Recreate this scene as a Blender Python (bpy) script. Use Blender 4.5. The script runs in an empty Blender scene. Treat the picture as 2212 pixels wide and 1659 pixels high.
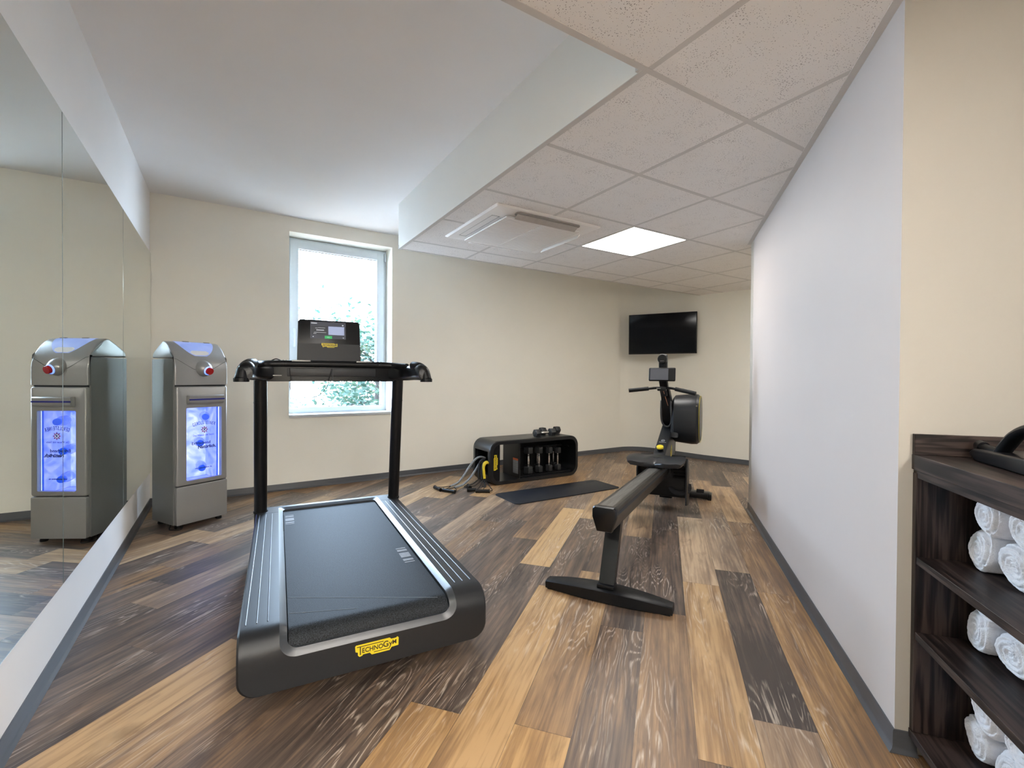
import bpy, bmesh, math, random
from mathutils import Vector, Matrix
random.seed(7)
R = math.radians
SC = bpy.context.scene
COL = SC.collection
PI = math.pi

# ---------------------------------------------------------------- helpers
def link(o, parent=None):
    COL.objects.link(o)
    if parent is not None: o.parent = parent
    return o

def tag(o, label=None, cat=None, group=None, kind=None):
    if label: o['label'] = label
    if cat: o['category'] = cat
    if group: o['group'] = group
    if kind: o['kind'] = kind
    return o

def empty(name, loc=(0, 0, 0), rz=0.0, parent=None):
    o = bpy.data.objects.new(name, None)
    o.location = loc; o.rotation_euler = (0, 0, rz); o.empty_display_size = .05
    return link(o, parent)

def copy_tree(o, parent=None, label=None):
    c = o.copy(); COL.objects.link(c); c.parent = parent
    if label: c['label'] = label
    for ch in list(o.children): copy_tree(ch, c)
    return c

def rrect(w, h, r, n=5, cx=0, cy=0):
    """rounded rectangle outline, counter-clockwise"""
    r = max(1e-4, min(r, w/2-1e-5, h/2-1e-5)); out = []
    for (sx, sy, a0) in ((1, -1, -90), (1, 1, 0), (-1, 1, 90), (-1, -1, 180)):
        for k in range(n+1):
            a = R(a0 + 90*k/n)
            out.append((cx+sx*(w/2-r)+r*math.cos(a), cy+sy*(h/2-r)+r*math.sin(a)))
    return out

def catmull(pts, n=8):
    P = [Vector(p) for p in pts]; P = [P[0]*2-P[1]] + P + [P[-1]*2-P[-2]]; out = []
    for i in range(1, len(P)-2):
        for k in range(n):
            t = k/n; a, b, c, d = P[i-1], P[i], P[i+1], P[i+2]
            out.append(.5*((2*b)+(c-a)*t+(2*a-5*b+4*c-d)*t*t+(3*b-a-3*c+d)*t**3))
    out.append(P[-2]); return out

class MB:
    def __init__(s): s.bm = bmesh.new(); s.m = []
    def box(s, c, d, rz=0, rx=0, ry=0, bev=0, seg=2):
        M = Matrix.Translation(c) @ Matrix.Rotation(rz, 4, 'Z') @ Matrix.Rotation(ry, 4, 'Y') @ Matrix.Rotation(rx, 4, 'X') @ Matrix.Diagonal((d[0], d[1], d[2], 1))
        t = bmesh.new(); bmesh.ops.create_cube(t, size=1, matrix=M)
        if bev: bmesh.ops.bevel(t, geom=list(t.edges), offset=bev, segments=seg, affect='EDGES', profile=.5)
        s.merge(t); return s
    def b2(s, p, q, bev=0, seg=2):
        return s.box([(p[i]+q[i])/2 for i in range(3)], [abs(q[i]-p[i]) for i in range(3)], bev=bev, seg=seg)
    def merge(s, t):
        me = bpy.data.meshes.new('t'); t.to_mesh(me); t.free(); s.bm.from_mesh(me); bpy.data.meshes.remove(me)
    def prism(s, poly, z0, z1, M=None, bev=0, seg=2):
        """extrude 2D polygon along local z; M maps to place"""
        t = bmesh.new(); M = M or Matrix()
        vs = [t.verts.new((x, y, z0)) for x, y in poly]
        f = t.faces.new(vs); t.normal_update()
        if f.normal.z > 0: f.normal_flip()
        e = bmesh.ops.extrude_face_region(t, geom=[f])
        for v in [g for g in e['geom'] if isinstance(g, bmesh.types.BMVert)]: v.co.z = z1
        bmesh.ops.recalc_face_normals(t, faces=t.faces)
        if bev:
            ed = [x for x in t.edges if abs(x.verts[0].co.z-x.verts[1].co.z) < 1e-6]
            bmesh.ops.bevel(t, geom=ed, offset=bev, segments=seg, affect='EDGES', profile=.5)
        bmesh.ops.transform(t, matrix=M, verts=t.verts); s.merge(t); return s
    def tube(s, pts, r, n=12, smooth=0, cap=True, flat=None):
        P = catmull(pts, smooth) if smooth else [Vector(p) for p in pts]
        N = len(P); rr = r if callable(r) else (lambda t: r)
        t = bmesh.new(); rings = []; up = None
        for i, p in enumerate(P):
            d = (P[min(i+1, N-1)]-P[max(i-1, 0)]).normalized()
            if up is None:
                up = Vector((0, 0, 1)) if abs(d.z) < .9 else Vector((0, 1, 0))
            x = d.cross(up).normalized(); y = x.cross(d).normalized(); up = y
            q = rr(i/(N-1)); fx, fy = flat or (1, 1)
            rings.append([t.verts.new(p+x*math.cos(2*PI*k/n)*q*fx+y*math.sin(2*PI*k/n)*q*fy) for k in range(n)])
        for a, b in zip(rings, rings[1:]):
            for k in range(n): t.faces.new((a[k], a[(k+1) % n], b[(k+1) % n], b[k]))
        if cap: t.faces.new(rings[0][::-1]); t.faces.new(rings[-1])
        bmesh.ops.recalc_face_normals(t, faces=t.faces); s.merge(t); return s
    def lathe(s, prof, M=None, n=24):
        """profile (r, z) around z"""
        t = bmesh.new(); rings = []
        for r_, z in prof:
            rings.append([t.verts.new((max(r_, 1e-5)*math.cos(2*PI*k/n), max(r_, 1e-5)*math.sin(2*PI*k/n), z)) for k in range(n)])
        for a, b in zip(rings, rings[1:]):
            for k in range(n): t.faces.new((a[k], a[(k+1) % n], b[(k+1) % n], b[k]))
        t.faces.new(rings[0][::-1]); t.faces.new(rings[-1])
        bmesh.ops.recalc_face_normals(t, faces=t.faces)
        if M: bmesh.ops.transform(t, matrix=M, verts=t.verts)
        s.merge(t); return s
    def loft(s, loops, cap0=False, cap1=False, closed=True):
        t = bmesh.new(); rings = [[t.verts.new(p) for p in L] for L in loops]
        n = len(rings[0]); m = n if closed else n-1
        for a, b in zip(rings, rings[1:]):
            for k in range(m): t.faces.new((a[k], a[(k+1) % n], b[(k+1) % n], b[k]))
        if cap0: t.faces.new(rings[0][::-1])
        if cap1: t.faces.new(rings[-1])
        bmesh.ops.recalc_face_normals(t, faces=t.faces)
        s.merge(t); return s
    def ball(s, c, r, sc=(1, 1, 1), u=20, v=14):
        t = bmesh.new(); bmesh.ops.create_uvsphere(t, u_segments=u, v_segments=v, radius=r, matrix=Matrix.Translation(c) @ Matrix.Diagonal((*sc, 1)))
        s.merge(t); return s
    def build(s, name, mat, parent=None, smooth=True, loc=None, rot=None, ang=35):
        me = bpy.data.meshes.new(name)
        if smooth:
            lim = R(ang)
            for f in s.bm.faces: f.smooth = True
            for e in s.bm.edges:
                if len(e.link_faces) == 2 and e.calc_face_angle(0) > lim: e.smooth = False
        s.bm.to_mesh(me); s.bm.free(); me.materials.append(mat)
        o = bpy.data.objects.new(name, me); link(o, parent)
        if loc: o.location = loc
        if rot: o.rotation_euler = rot
        return o

def text(name, body, size, mat, parent, loc, rot=(R(90), 0, 0), align='CENTER', ext=.0004, sx=1.0, shear=0, bold=0.0):
    cu = bpy.data.curves.new(name, 'FONT'); cu.body = body; cu.size = size; cu.align_x = align; cu.align_y = 'CENTER'
    cu.extrude = ext; cu.shear = shear; cu.resolution_u = 3; cu.offset = bold
    tmp = bpy.data.objects.new(name, cu); COL.objects.link(tmp)
    dg = bpy.context.evaluated_depsgraph_get(); me = bpy.data.meshes.new_from_object(tmp.evaluated_get(dg))
    bpy.data.objects.remove(tmp); me.materials.clear(); me.materials.append(mat)
    o = bpy.data.objects.new(name, me); link(o, parent); o.location = loc; o.rotation_euler = rot; o.scale = (sx, 1, 1)
    return o

# ---------------------------------------------------------------- materials
def nodes(name):
    m = bpy.data.materials.new(name); m.use_nodes = True
    nt = m.node_tree; b = nt.nodes['Principled BSDF']
    return m, nt, b

def N(nt, typ, **kw):
    n = nt.nodes.new(typ)
    for k, v in kw.items():
        if k.startswith('i_'): n.inputs[k[2:]].default_value = v
        elif k.startswith('n'): n.inputs[int(k[1:])].default_value = v
        else: setattr(n, k, v)
    return n

def ramp(nt, stops, interp='LINEAR'):
    n = nt.nodes.new('ShaderNodeValToRGB'); e = n.color_ramp.elements; n.color_ramp.interpolation = interp
    while len(e) < len(stops): e.new(.5)
    for q, (p, c) in zip(e, stops): q.position = p; q.color = (*c, 1) if len(c) == 3 else c
    return n

def mat(name, col, rough=.5, metal=0, var=.06, scale=30, bump=0, bscale=200, spec=.5, coat=0, emit=None, es=0, stretch=None, sheen=0):
    m, nt, b = nodes(name); L = nt.links.new
    tc = N(nt, 'ShaderNodeTexCoord'); mp = N(nt, 'ShaderNodeMapping')
    if stretch: mp.inputs['Scale'].default_value = stretch
    L(tc.outputs['Object'], mp.inputs[0])
    nz = N(nt, 'ShaderNodeTexNoise', i_Scale=scale, i_Detail=3.0); L(mp.outputs[0], nz.inputs['Vector'])
    d = tuple(max(0, c*(1-var)) for c in col); u = tuple(min(1, c*(1+var)) for c in col)
    rp = ramp(nt, [(.3, d), (.7, u)]); L(nz.outputs['Fac'], rp.inputs[0]); L(rp.outputs[0], b.inputs['Base Color'])
    b.inputs['Roughness'].default_value = rough; b.inputs['Metallic'].default_value = metal
    b.inputs['Specular IOR Level'].default_value = spec; b.inputs['Coat Weight'].default_value = coat
    if sheen: b.inputs['Sheen Weight'].default_value = sheen
    if emit: b.inputs['Emission Color'].default_value = (*emit, 1); b.inputs['Emission Strength'].default_value = es
    if bump:
        n2 = N(nt, 'ShaderNodeTexNoise', i_Scale=bscale, i_Detail=4.0); L(mp.outputs[0], n2.inputs['Vector'])
        bp = N(nt, 'ShaderNodeBump', i_Strength=bump, i_Distance=.002); L(n2.outputs['Fac'], bp.inputs['Height']); L(bp.outputs[0], b.inputs['Normal'])
    return m

def glass(name, tint=(1, 1, 1), rough=.0, refl=1.0, ior=1.45):
    m, nt, b = nodes(name); L = nt.links.new; nt.nodes.remove(b)
    o = nt.nodes['Material Output']
    t = N(nt, 'ShaderNodeBsdfTransparent'); t.inputs[0].default_value = (*tint, 1)
    g = N(nt, 'ShaderNodeBsdfGlossy', i_Roughness=rough)
    f = N(nt, 'ShaderNodeFresnel', i_IOR=ior); mx = N(nt, 'ShaderNodeMixShader')
    ge = N(nt, 'ShaderNodeNewGeometry'); mr = N(nt, 'ShaderNodeMapRange', n3=ior, n4=1/ior); L(ge.outputs['Backfacing'], mr.inputs[0]); L(mr.outputs[0], f.inputs['IOR'])
    L(f.outputs[0], mx.inputs[0]); L(t.outputs[0], mx.inputs[1]); L(g.outputs[0], mx.inputs[2]); L(mx.outputs[0], o.inputs[0])
    return m

M_WALL = mat('painted_wall', (.80, .775, .70), .75, var=.012, scale=3, bump=.06, bscale=350, spec=.25)
M_WHITEWALL = mat('white_painted_wall', (.80, .79, .785), .6, var=.012, scale=3, bump=.04, bscale=300, spec=.35)
M_CEIL = mat('painted_ceiling', (.80, .785, .775), .8, var=.012, scale=3, spec=.2)
M_TBAR = mat('painted_steel_grid', (.56, .53, .50), .5, var=.02, spec=.3)
M_VINYL = mat('grey_vinyl_skirting', (.062, .065, .072), .38, var=.05, scale=15, stretch=(1, 1, 8))
M_FRAME = mat('white_window_plastic', (.60, .66, .71), .3, var=.01)
M_SILL = mat('white_sill_board', (.50, .53, .55), .3, var=.01)
M_SEAL = mat('dark_rubber_seal', (.02, .025, .03), .6)
M_BLACK = mat('matt_black_plastic', (.0045, .0047, .0055), .42, spec=.28, var=.2, scale=60)
M_BLACKM = mat('black_coated_metal', (.0045, .0045, .005), .33, spec=.28, var=.1)
M_GLOSS = mat('glossy_black_plastic', (.003, .003, .0036), .32, spec=.38, var=.1)
M_DECK = mat('dark_grey_satin_plastic', (.0125, .0135, .0155), .40, var=.05, scale=80, bump=.03, bscale=900, spec=.36)
M_LIP = mat('sheen_lightened_plastic', (.032, .036, .042), .34, var=.03, spec=.6)  # lighter than the deck: sheen of the sloped lip put into the colour
M_RUBBER = mat('black_rubber', (.0055, .0055, .006), .6, spec=.28, var=.2, bump=.2, bscale=400)
M_YELLOW = mat('yellow_enamel', (.62, .49, .012), .45, var=.04)
M_DARKTXT = mat('dark_brown_print', (.03, .015, .008), .5)
M_GREYMET = mat('silver_painted_metal', (.30, .30, .295), .34, metal=.35, var=.02, scale=200, bump=.02, bscale=1500)
M_SIDEMET = mat('silver_grey_side_panel', (.19, .195, .19), .42, metal=.2, var=.02, scale=200)
M_RAIL = mat('anodised_rail_metal', (.062, .058, .053), .34, metal=.75, var=.22, scale=9, stretch=(14, .8, 3))
M_CHROME = mat('chrome', (.7, .69, .68), .18, metal=1, var=.03)
M_BLUE = mat('blue_plastic', (.01, .04, .4), .3)
M_NAVY = mat('navy_stripe', (.01, .015, .22), .3)
M_RED = mat('red_button_plastic', (.40, .002, .004), .35)
M_WHITE = mat('white_plastic', (.75, .75, .76), .4, var=.02)
M_ACPLAST = mat('white_unit_plastic', (.80, .775, .75), .4, var=.01)
M_GREYPAD = mat('grey_metal_pad', (.28, .28, .27), .4, metal=.4)
M_BANDG = mat('grey_woven_sleeve', (.22, .23, .24), .8, var=.35, scale=160, bump=.8, bscale=500)
M_BANDY = mat('yellow_woven_sleeve', (.60, .44, .015), .8, var=.2, scale=160, bump=.8, bscale=500)
M_BANDB = mat('black_woven_sleeve', (.015, .015, .017), .85, var=.3, scale=160, bump=.8, bscale=500)
M_TOWEL = mat('white_terry_cotton', (.80, .80, .83), .95, var=.05, scale=60, bump=1.0, bscale=420, sheen=.3)
M_MAT = mat('dark_blue_foam', (.0025, .0045, .010), .5, var=.1, bump=.1, bscale=500)
M_ORANGE = mat('orange_sticker', (.65, .12, .03), .5)
M_STICKER = mat('grey_printed_sticker', (.20, .22, .24), .5, var=.35, scale=9, stretch=(.2, .2, 22))
M_SCREENG = mat('unlit_grey_screen', (.085, .087, .10), .4, var=.02)
M_GLASSW = glass('window_glass', (.97, .99, .99))
M_GLASSF = glass('display_glass', (.97, .98, 1))
M_BOTTLE = glass('clear_bottle_plastic', (.90, .93, 1), .06, ior=1.7)
M_BARK = mat('bark', (.02, .017, .015), .9, var=.3, bump=.5)

def emission(name, col, s, base=(.8, .8, .8)):
    m, nt, b = nodes(name)
    b.inputs['Base Color'].default_value = (*base, 1)
    b.inputs['Emission Color'].default_value = (*col, 1); b.inputs['Emission Strength'].default_value = s
    return m
M_LED = emission('led_panel_diffuser', (1, .965, .92), 6.5)
M_LEDR = emission('added_panel_glow', (1, .955, .90), 20.0)  # stronger glow for the added panels behind the camera

def mirror_mat():
    m, nt, b = nodes('silvered_mirror'); b.inputs['Base Color'].default_value = (.80, .84, .80, 1)
    b.inputs['Metallic'].default_value = 1; b.inputs['Roughness'].default_value = .0
    return m
M_MIRROR = mirror_mat()
M_MEDGE = mat('polished_mirror_edge', (.35, .42, .42), .15, metal=.6)

def tile_mat():
    m, nt, b = nodes('mineral_fibre_tile'); L = nt.links.new
    tc = N(nt, 'ShaderNodeTexCoord')
    # pinholes
    v = N(nt, 'ShaderNodeTexVoronoi', i_Scale=165.0, i_Randomness=1.0); L(tc.outputs['Object'], v.inputs['Vector'])
    mk = N(nt, 'ShaderNodeTexNoise', i_Scale=14.0, i_Detail=2.0); L(tc.outputs['Object'], mk.inputs['Vector'])
    th = N(nt, 'ShaderNodeMath', operation='MULTIPLY', n1=.52); L(mk.outputs['Fac'], th.inputs[0])
    sb = N(nt, 'ShaderNodeMath', operation='LESS_THAN')
    hs = N(nt, 'ShaderNodeMath', operation='SUBTRACT', n1=.035); L(th.outputs[0], hs.inputs[0])
    L(v.outputs['Distance'], sb.inputs[0]); L(hs.outputs[0], sb.inputs[1])
    wn = N(nt, 'ShaderNodeSeparateColor'); L(v.outputs['Color'], wn.inputs[0])
    g = N(nt, 'ShaderNodeMath', operation='GREATER_THAN', n1=.35); L(wn.outputs[0], g.inputs[0])
    ml = N(nt, 'ShaderNodeMath', operation='MULTIPLY'); L(sb.outputs[0], ml.inputs[0]); L(g.outputs[0], ml.inputs[1])
    mx = N(nt, 'ShaderNodeMix', data_type='RGBA'); L(ml.outputs[0], mx.inputs['Factor'])
    mx.inputs['A'].default_value = (.78, .745, .715, 1); mx.inputs['B'].default_value = (.36, .33, .31, 1)
    L(mx.outputs['Result'], b.inputs['Base Color']); b.inputs['Roughness'].default_value = .9
    b.inputs['Specular IOR Level'].default_value = .15
    nz = N(nt, 'ShaderNodeTexNoise', i_Scale=260.0, i_Detail=3.0); L(tc.outputs['Object'], nz.inputs['Vector'])
    h = N(nt, 'ShaderNodeMath', operation='SUBTRACT'); L(nz.outputs['Fac'], h.inputs[0]); L(ml.outputs[0], h.inputs[1])
    bp = N(nt, 'ShaderNodeBump', i_Strength=.35, i_Distance=.002); L(h.outputs[0], bp.inputs['Height']); L(bp.outputs[0], b.inputs['Normal'])
    return m
M_TILE = tile_mat()

def floor_mat():
    """vinyl planks: tone and offset of each plank come from a face attribute, grain from noise along local y"""
    m, nt, b = nodes('wood_look_plank'); L = nt.links.new
    tc = N(nt, 'ShaderNodeTexCoord'); at = N(nt, 'ShaderNodeAttribute', attribute_name='plank'); sp = N(nt, 'ShaderNodeSeparateColor')
    L(at.outputs['Color'], sp.inputs[0])     # R tone, G offset, B hue
    cb = N(nt, 'ShaderNodeCombineXYZ'); mo = N(nt, 'ShaderNodeMath', operation='MULTIPLY', n1=37.0); L(sp.outputs[1], mo.inputs[0])
    L(mo.outputs[0], cb.inputs[2]); L(mo.outputs[0], cb.inputs[1])
    ad = N(nt, 'ShaderNodeVectorMath', operation='ADD'); L(tc.outputs['Object'], ad.inputs[0]); L(cb.outputs[0], ad.inputs[1])
    def stretched(s, det, sc, dist=0.0):
        mp = N(nt, 'ShaderNodeMapping'); mp.inputs['Scale'].default_value = s; L(ad.outputs[0], mp.inputs[0])
        n = N(nt, 'ShaderNodeTexNoise', i_Scale=sc, i_Detail=det, i_Roughness=.6, i_Distortion=dist); L(mp.outputs[0], n.inputs['Vector']); return n
    base = ramp(nt, [(0.0, (.055, .038, .029)), (.25, (.115, .074, .050)), (.5, (.200, .120, .066)), (.75, (.32, .195, .098)), (1.0, (.46, .30, .155))])
    big = stretched((5, .9, 1), 4, 1.6, .3)
    f1 = N(nt, 'ShaderNodeMath', operation='MULTIPLY_ADD', n1=1.0, n2=-.5); L(big.outputs['Fac'], f1.inputs[0])
    fine = stretched((60, 2.2, 1), 6, 1.4)
    f2 = N(nt, 'ShaderNodeMath', operation='MULTIPLY_ADD', n1=1.1, n2=-.55); L(fine.outputs['Fac'], f2.inputs[0])
    mid_ = stretched((22, 1.3, 1), 5, 1.5, .25); f3 = N(nt, 'ShaderNodeMath', operation='MULTIPLY_ADD', n1=.85, n2=-.425); L(mid_.outputs['Fac'], f3.inputs[0])
    s0 = N(nt, 'ShaderNodeMath', operation='ADD'); L(sp.outputs[0], s0.inputs[0]); L(f1.outputs[0], s0.inputs[1])
    s1 = N(nt, 'ShaderNodeMath', operation='ADD'); L(s0.outputs[0], s1.inputs[0]); L(f3.outputs[0], s1.inputs[1])
    s2 = N(nt, 'ShaderNodeMath', operation='ADD', use_clamp=True); L(s1.outputs[0], s2.inputs[0]); L(f2.outputs[0], s2.inputs[1])
    L(s2.outputs[0], base.inputs[0])
    # warm / grey hue per plank
    hv = N(nt, 'ShaderNodeHueSaturation'); hs = N(nt, 'ShaderNodeMath', operation='MULTIPLY_ADD', n1=.30, n2=.80); L(sp.outputs[2], hs.inputs[0])
    L(hs.outputs[0], hv.inputs['Saturation']); L(base.outputs[0], hv.inputs['Color'])
    # dark smudges / knots
    kn = stretched((7, 2.4, 1), 5, 1.5, .8)
    kr = ramp(nt, [(.60, (1, 1, 1)), (.74, (.45, .42, .40))]); L(kn.outputs['Fac'], kr.inputs[0])
    mk = N(nt, 'ShaderNodeMix', data_type='RGBA', blend_type='MULTIPLY'); mk.inputs['Factor'].default_value = .75
    L(hv.outputs[0], mk.inputs['A']); L(kr.outputs[0], mk.inputs['B'])
    # limed cathedral rings
    rg = stretched((5.5, .62, 1), 2.5, 1.15, .35)
    fr = N(nt, 'ShaderNodeMath', operation='MULTIPLY', n1=58.0); L(rg.outputs['Fac'], fr.inputs[0])
    fc = N(nt, 'ShaderNodeMath', operation='PINGPONG', n1=1.0); L(fr.outputs[0], fc.inputs[0])
    lr = ramp(nt, [(0.0, (1, 1, 1)), (.42, (0, 0, 0))]); L(fc.outputs[0], lr.inputs[0])
    fib = stretched((90, 4.5, 1), 3, 2.2); fbr = ramp(nt, [(.42, (0, 0, 0)), (.54, (1, 1, 1))]); L(fib.outputs['Fac'], fbr.inputs[0])
    msk = stretched((4, 1.2, 1), 2, 1.3); mr = ramp(nt, [(.47, (0, 0, 0)), (.60, (1, 1, 1))]); L(msk.outputs['Fac'], mr.inputs[0])
    a1 = N(nt, 'ShaderNodeMath', operation='MULTIPLY'); L(lr.outputs[0], a1.inputs[0]); L(mr.outputs[0], a1.inputs[1])
    a2 = N(nt, 'ShaderNodeMath', operation='MULTIPLY'); L(a1.outputs[0], a2.inputs[0]); L(fbr.outputs[0], a2.inputs[1])
    a3 = N(nt, 'ShaderNodeMath', operation='MULTIPLY', n1=.58); L(a2.outputs[0], a3.inputs[0])
    ml = N(nt, 'ShaderNodeMix', data_type='RGBA'); L(a3.outputs[0], ml.inputs['Factor']); L(mk.outputs['Result'], ml.inputs['A'])
    ml.inputs['B'].default_value = (.62, .52, .42, 1)
    L(ml.outputs['Result'], b.inputs['Base Color'])
    rr = N(nt, 'ShaderNodeMath', operation='MULTIPLY_ADD', n1=.15, n2=.33); L(fine.outputs['Fac'], rr.inputs[0]); L(rr.outputs[0], b.inputs['Roughness'])
    b.inputs['Specular IOR Level'].default_value = .45
    bp = N(nt, 'ShaderNodeBump', i_Strength=.12, i_Distance=.002); L(fine.outputs['Fac'], bp.inputs['Height']); L(bp.outputs[0], b.inputs['Normal'])
    return m
M_FLOOR = floor_mat()

def darkwood(name='dark_wood_laminate', s1=(2.2, 60, 60), s2=(1.2, 9, 9)):
    m, nt, b = nodes(name); L = nt.links.new
    tc = N(nt, 'ShaderNodeTexCoord'); mp = N(nt, 'ShaderNodeMapping'); mp.inputs['Scale'].default_value = s1; L(tc.outputs['Object'], mp.inputs[0])
    n = N(nt, 'ShaderNodeTexNoise', i_Scale=1.6, i_Detail=6.0, i_Distortion=.5); L(mp.outputs[0], n.inputs['Vector'])
    mp2 = N(nt, 'ShaderNodeMapping'); mp2.inputs['Scale'].default_value = s2; L(tc.outputs['Object'], mp2.inputs[0])
    n2 = N(nt, 'ShaderNodeTexNoise', i_Scale=1.3, i_Detail=2.0); L(mp2.outputs[0], n2.inputs['Vector'])
    f = N(nt, 'ShaderNodeMath', operation='MULTIPLY', n1=14.0); L(n2.outputs['Fac'], f.inputs[0]); pp = N(nt, 'ShaderNodeMath', operation='PINGPONG', n1=1.0); L(f.outputs[0], pp.inputs[0])
    mm = N(nt, 'ShaderNodeMath', operation='MULTIPLY_ADD', n1=.22); L(pp.outputs[0], mm.inputs[0]); L(n.outputs['Fac'], mm.inputs[2])
    rp = ramp(nt, [(.42, (.0055, .0034, .0030)), (.58, (.016, .0102, .0088)), (.72, (.046, .031, .026))]); L(mm.outputs[0], rp.inputs[0]); L(rp.outputs[0], b.inputs['Base Color'])
    b.inputs['Roughness'].default_value = .42; b.inputs['Specular IOR Level'].default_value = .3
    return m
M_DWOOD = darkwood()
M_DWOODV = darkwood('dark_wood_laminate_upright', (60, 60, 2.2), (9, 9, 1.2))
M_DWOODY = darkwood('dark_wood_laminate_side', (60, 3.5, 60), (12, 2.0, 12))

def belt_mat():
    m, nt, b = nodes('running_belt_pvc'); L = nt.links.new
    tc = N(nt, 'ShaderNodeTexCoord'); n = N(nt, 'ShaderNodeTexNoise', i_Scale=420.0, i_Detail=2.0); L(tc.outputs['Object'], n.inputs['Vector'])
    rp = ramp(nt, [(.38, (.0035, .004, .0048)), (.66, (.030, .034, .040))]); L(n.outputs['Fac'], rp.inputs[0]); L(rp.outputs[0], b.inputs['Base Color'])
    b.inputs['Roughness'].default_value = .60; b.inputs['Specular IOR Level'].default_value = .16
    bp = N(nt, 'ShaderNodeBump', i_Strength=.5, i_Distance=.001); L(n.outputs['Fac'], bp.inputs['Height']); L(bp.outputs[0], b.inputs['Normal'])
    return m
M_BELT = belt_mat()

def ribbed(name, col, scale, axis='X', rough=.45):
    m, nt, b = nodes(name); L = nt.links.new
    tc = N(nt, 'ShaderNodeTexCoord'); w = N(nt, 'ShaderNodeTexWave', bands_direction=axis, i_Scale=scale, i_Distortion=0.0); L(tc.outputs['Object'], w.inputs['Vector'])
    rp = ramp(nt, [(.2, tuple(c*.86 for c in col)), (.6, col)]); L(w.outputs['Fac'], rp.inputs[0]); L(rp.outputs[0], b.inputs['Base Color']); b.inputs['Roughness'].default_value = rough
    bp = N(nt, 'ShaderNodeBump', i_Strength=.6, i_Distance=.004); L(w.outputs['Fac'], bp.inputs['Height']); L(bp.outputs[0], b.inputs['Normal'])
    return m
M_GRILLE = ribbed('ribbed_grille_plastic', (.80, .765, .73), 13, 'Y')

def cool_mat(name='lit_cooler_interior', s=1.0, blue=(.07, .14, 1.0), pale=(.42, .50, 1.0)):
    m, nt, b = nodes(name); L = nt.links.new
    tc = N(nt, 'ShaderNodeTexCoord'); n = N(nt, 'ShaderNodeTexNoise', i_Scale=9.0, i_Detail=3.0, i_Distortion=1.6); L(tc.outputs['Object'], n.inputs['Vector'])
    rp = ramp(nt, [(.30, blue), (.55, pale), (.72, (.85, .88, 1))]); L(n.outputs['Fac'], rp.inputs[0]); L(rp.outputs[0], b.inputs['Emission Color'])
    b.inputs['Emission Strength'].default_value = s; b.inputs['Base Color'].default_value = (.3, .4, .8, 1)
    return m
M_COOL = cool_mat(s=.30)
M_COOL2 = emission('cooler_led_strip', (.55, .75, 1), .42)
M_COOLR = emission('button_ring_light', (.03, .18, 1), .42)

def leaf_mat():
    m, nt, b = nodes('tree_leaf'); L = nt.links.new
    tc = N(nt, 'ShaderNodeTexCoord'); n = N(nt, 'ShaderNodeTexNoise', i_Scale=2.2, i_Detail=4.0); L(tc.outputs['Object'], n.inputs['Vector'])
    rp = ramp(nt, [(.32, (.009, .028, .020)), (.5, (.020, .052, .038)), (.66, (.042, .070, .038)), (.76, (.11, .06, .018))]); L(n.outputs['Fac'], rp.inputs[0]); L(rp.outputs[0], b.inputs['Base Color'])
    b.inputs['Roughness'].default_value = .5
    tr = N(nt, 'ShaderNodeBsdfTranslucent'); L(rp.outputs[0], tr.inputs[0]); mx = N(nt, 'ShaderNodeMixShader', n0=.35)
    L(b.outputs[0], mx.inputs[1]); L(tr.outputs[0], mx.inputs[2]); L(mx.outputs[0], nt.nodes['Material Output'].inputs[0])
    return m
M_LEAF = leaf_mat()

# ---------------------------------------------------------------- camera
FPX, YAW, PITCH, ROLL, CY = 997.0113, .5536717, -.00959044, .00650433, -6.4171
CAMH = 1.0497
fw = Vector((math.sin(YAW)*math.cos(PITCH), math.cos(YAW)*math.cos(PITCH), math.sin(PITCH)))
rt = Vector((math.cos(YAW), -math.sin(YAW), 0)); up = rt.cross(fw)
rt2 = rt*math.cos(ROLL)+up*math.sin(ROLL); up2 = -rt*math.sin(ROLL)+up*math.cos(ROLL)
cd = bpy.data.cameras.new('camera'); cam = bpy.data.objects.new('camera', cd); link(cam)
cd.sensor_fit = 'HORIZONTAL'; cd.sensor_width = 36; cd.lens = FPX/2212*36; cd.shift_y = CY/2212
cd.clip_start = .02; cd.clip_end = 200
Mx = Matrix((rt2, up2, -fw)).transposed().to_4x4(); Mx.translation = (0, 0, CAMH); cam.matrix_world = Mx
SC.camera = cam

# ---------------------------------------------------------------- room shell
ZC, ZH = 2.118, 2.495            # suspended ceiling, high ceiling
def offset_poly(pts, d):
    """offset open polyline to its left by d (mitred)"""
    out = []
    for i, p in enumerate(pts):
        p = Vector(p); ns = []
        if i > 0: e = (p-Vector(pts[i-1])).normalized(); ns.append(Vector((-e.y, e.x)))
        if i < len(pts)-1: e = (Vector(pts[i+1])-p).normalized(); ns.append(Vector((-e.y, e.x)))
        n = sum(ns, Vector((0, 0))).normalized(); k = d/max(.3, n.dot(ns[0])); out.append(p+n*k)
    return out

def strip_wall(name, pts, m, z0=-.0, z1=ZH+.02, th=.12, trim0=0, trim1=0):
    q = offset_poly(pts, th); mb = MB()
    q[0] = q[0]+(Vector(pts[1])-Vector(pts[0])).normalized()*trim0; q[-1] = q[-1]-(Vector(pts[-1])-Vector(pts[-2])).normalized()*trim1
    loops = [[(p[0], p[1], z0), (p[0], p[1], z1), (r_.x, r_.y, z1), (r_.x, r_.y, z0)] for p, r_ in zip(pts, q)]
    mb.loft(loops, True, True); o = mb.build(name, m, smooth=True, ang=50); tag(o, kind='structure'); return o

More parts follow.
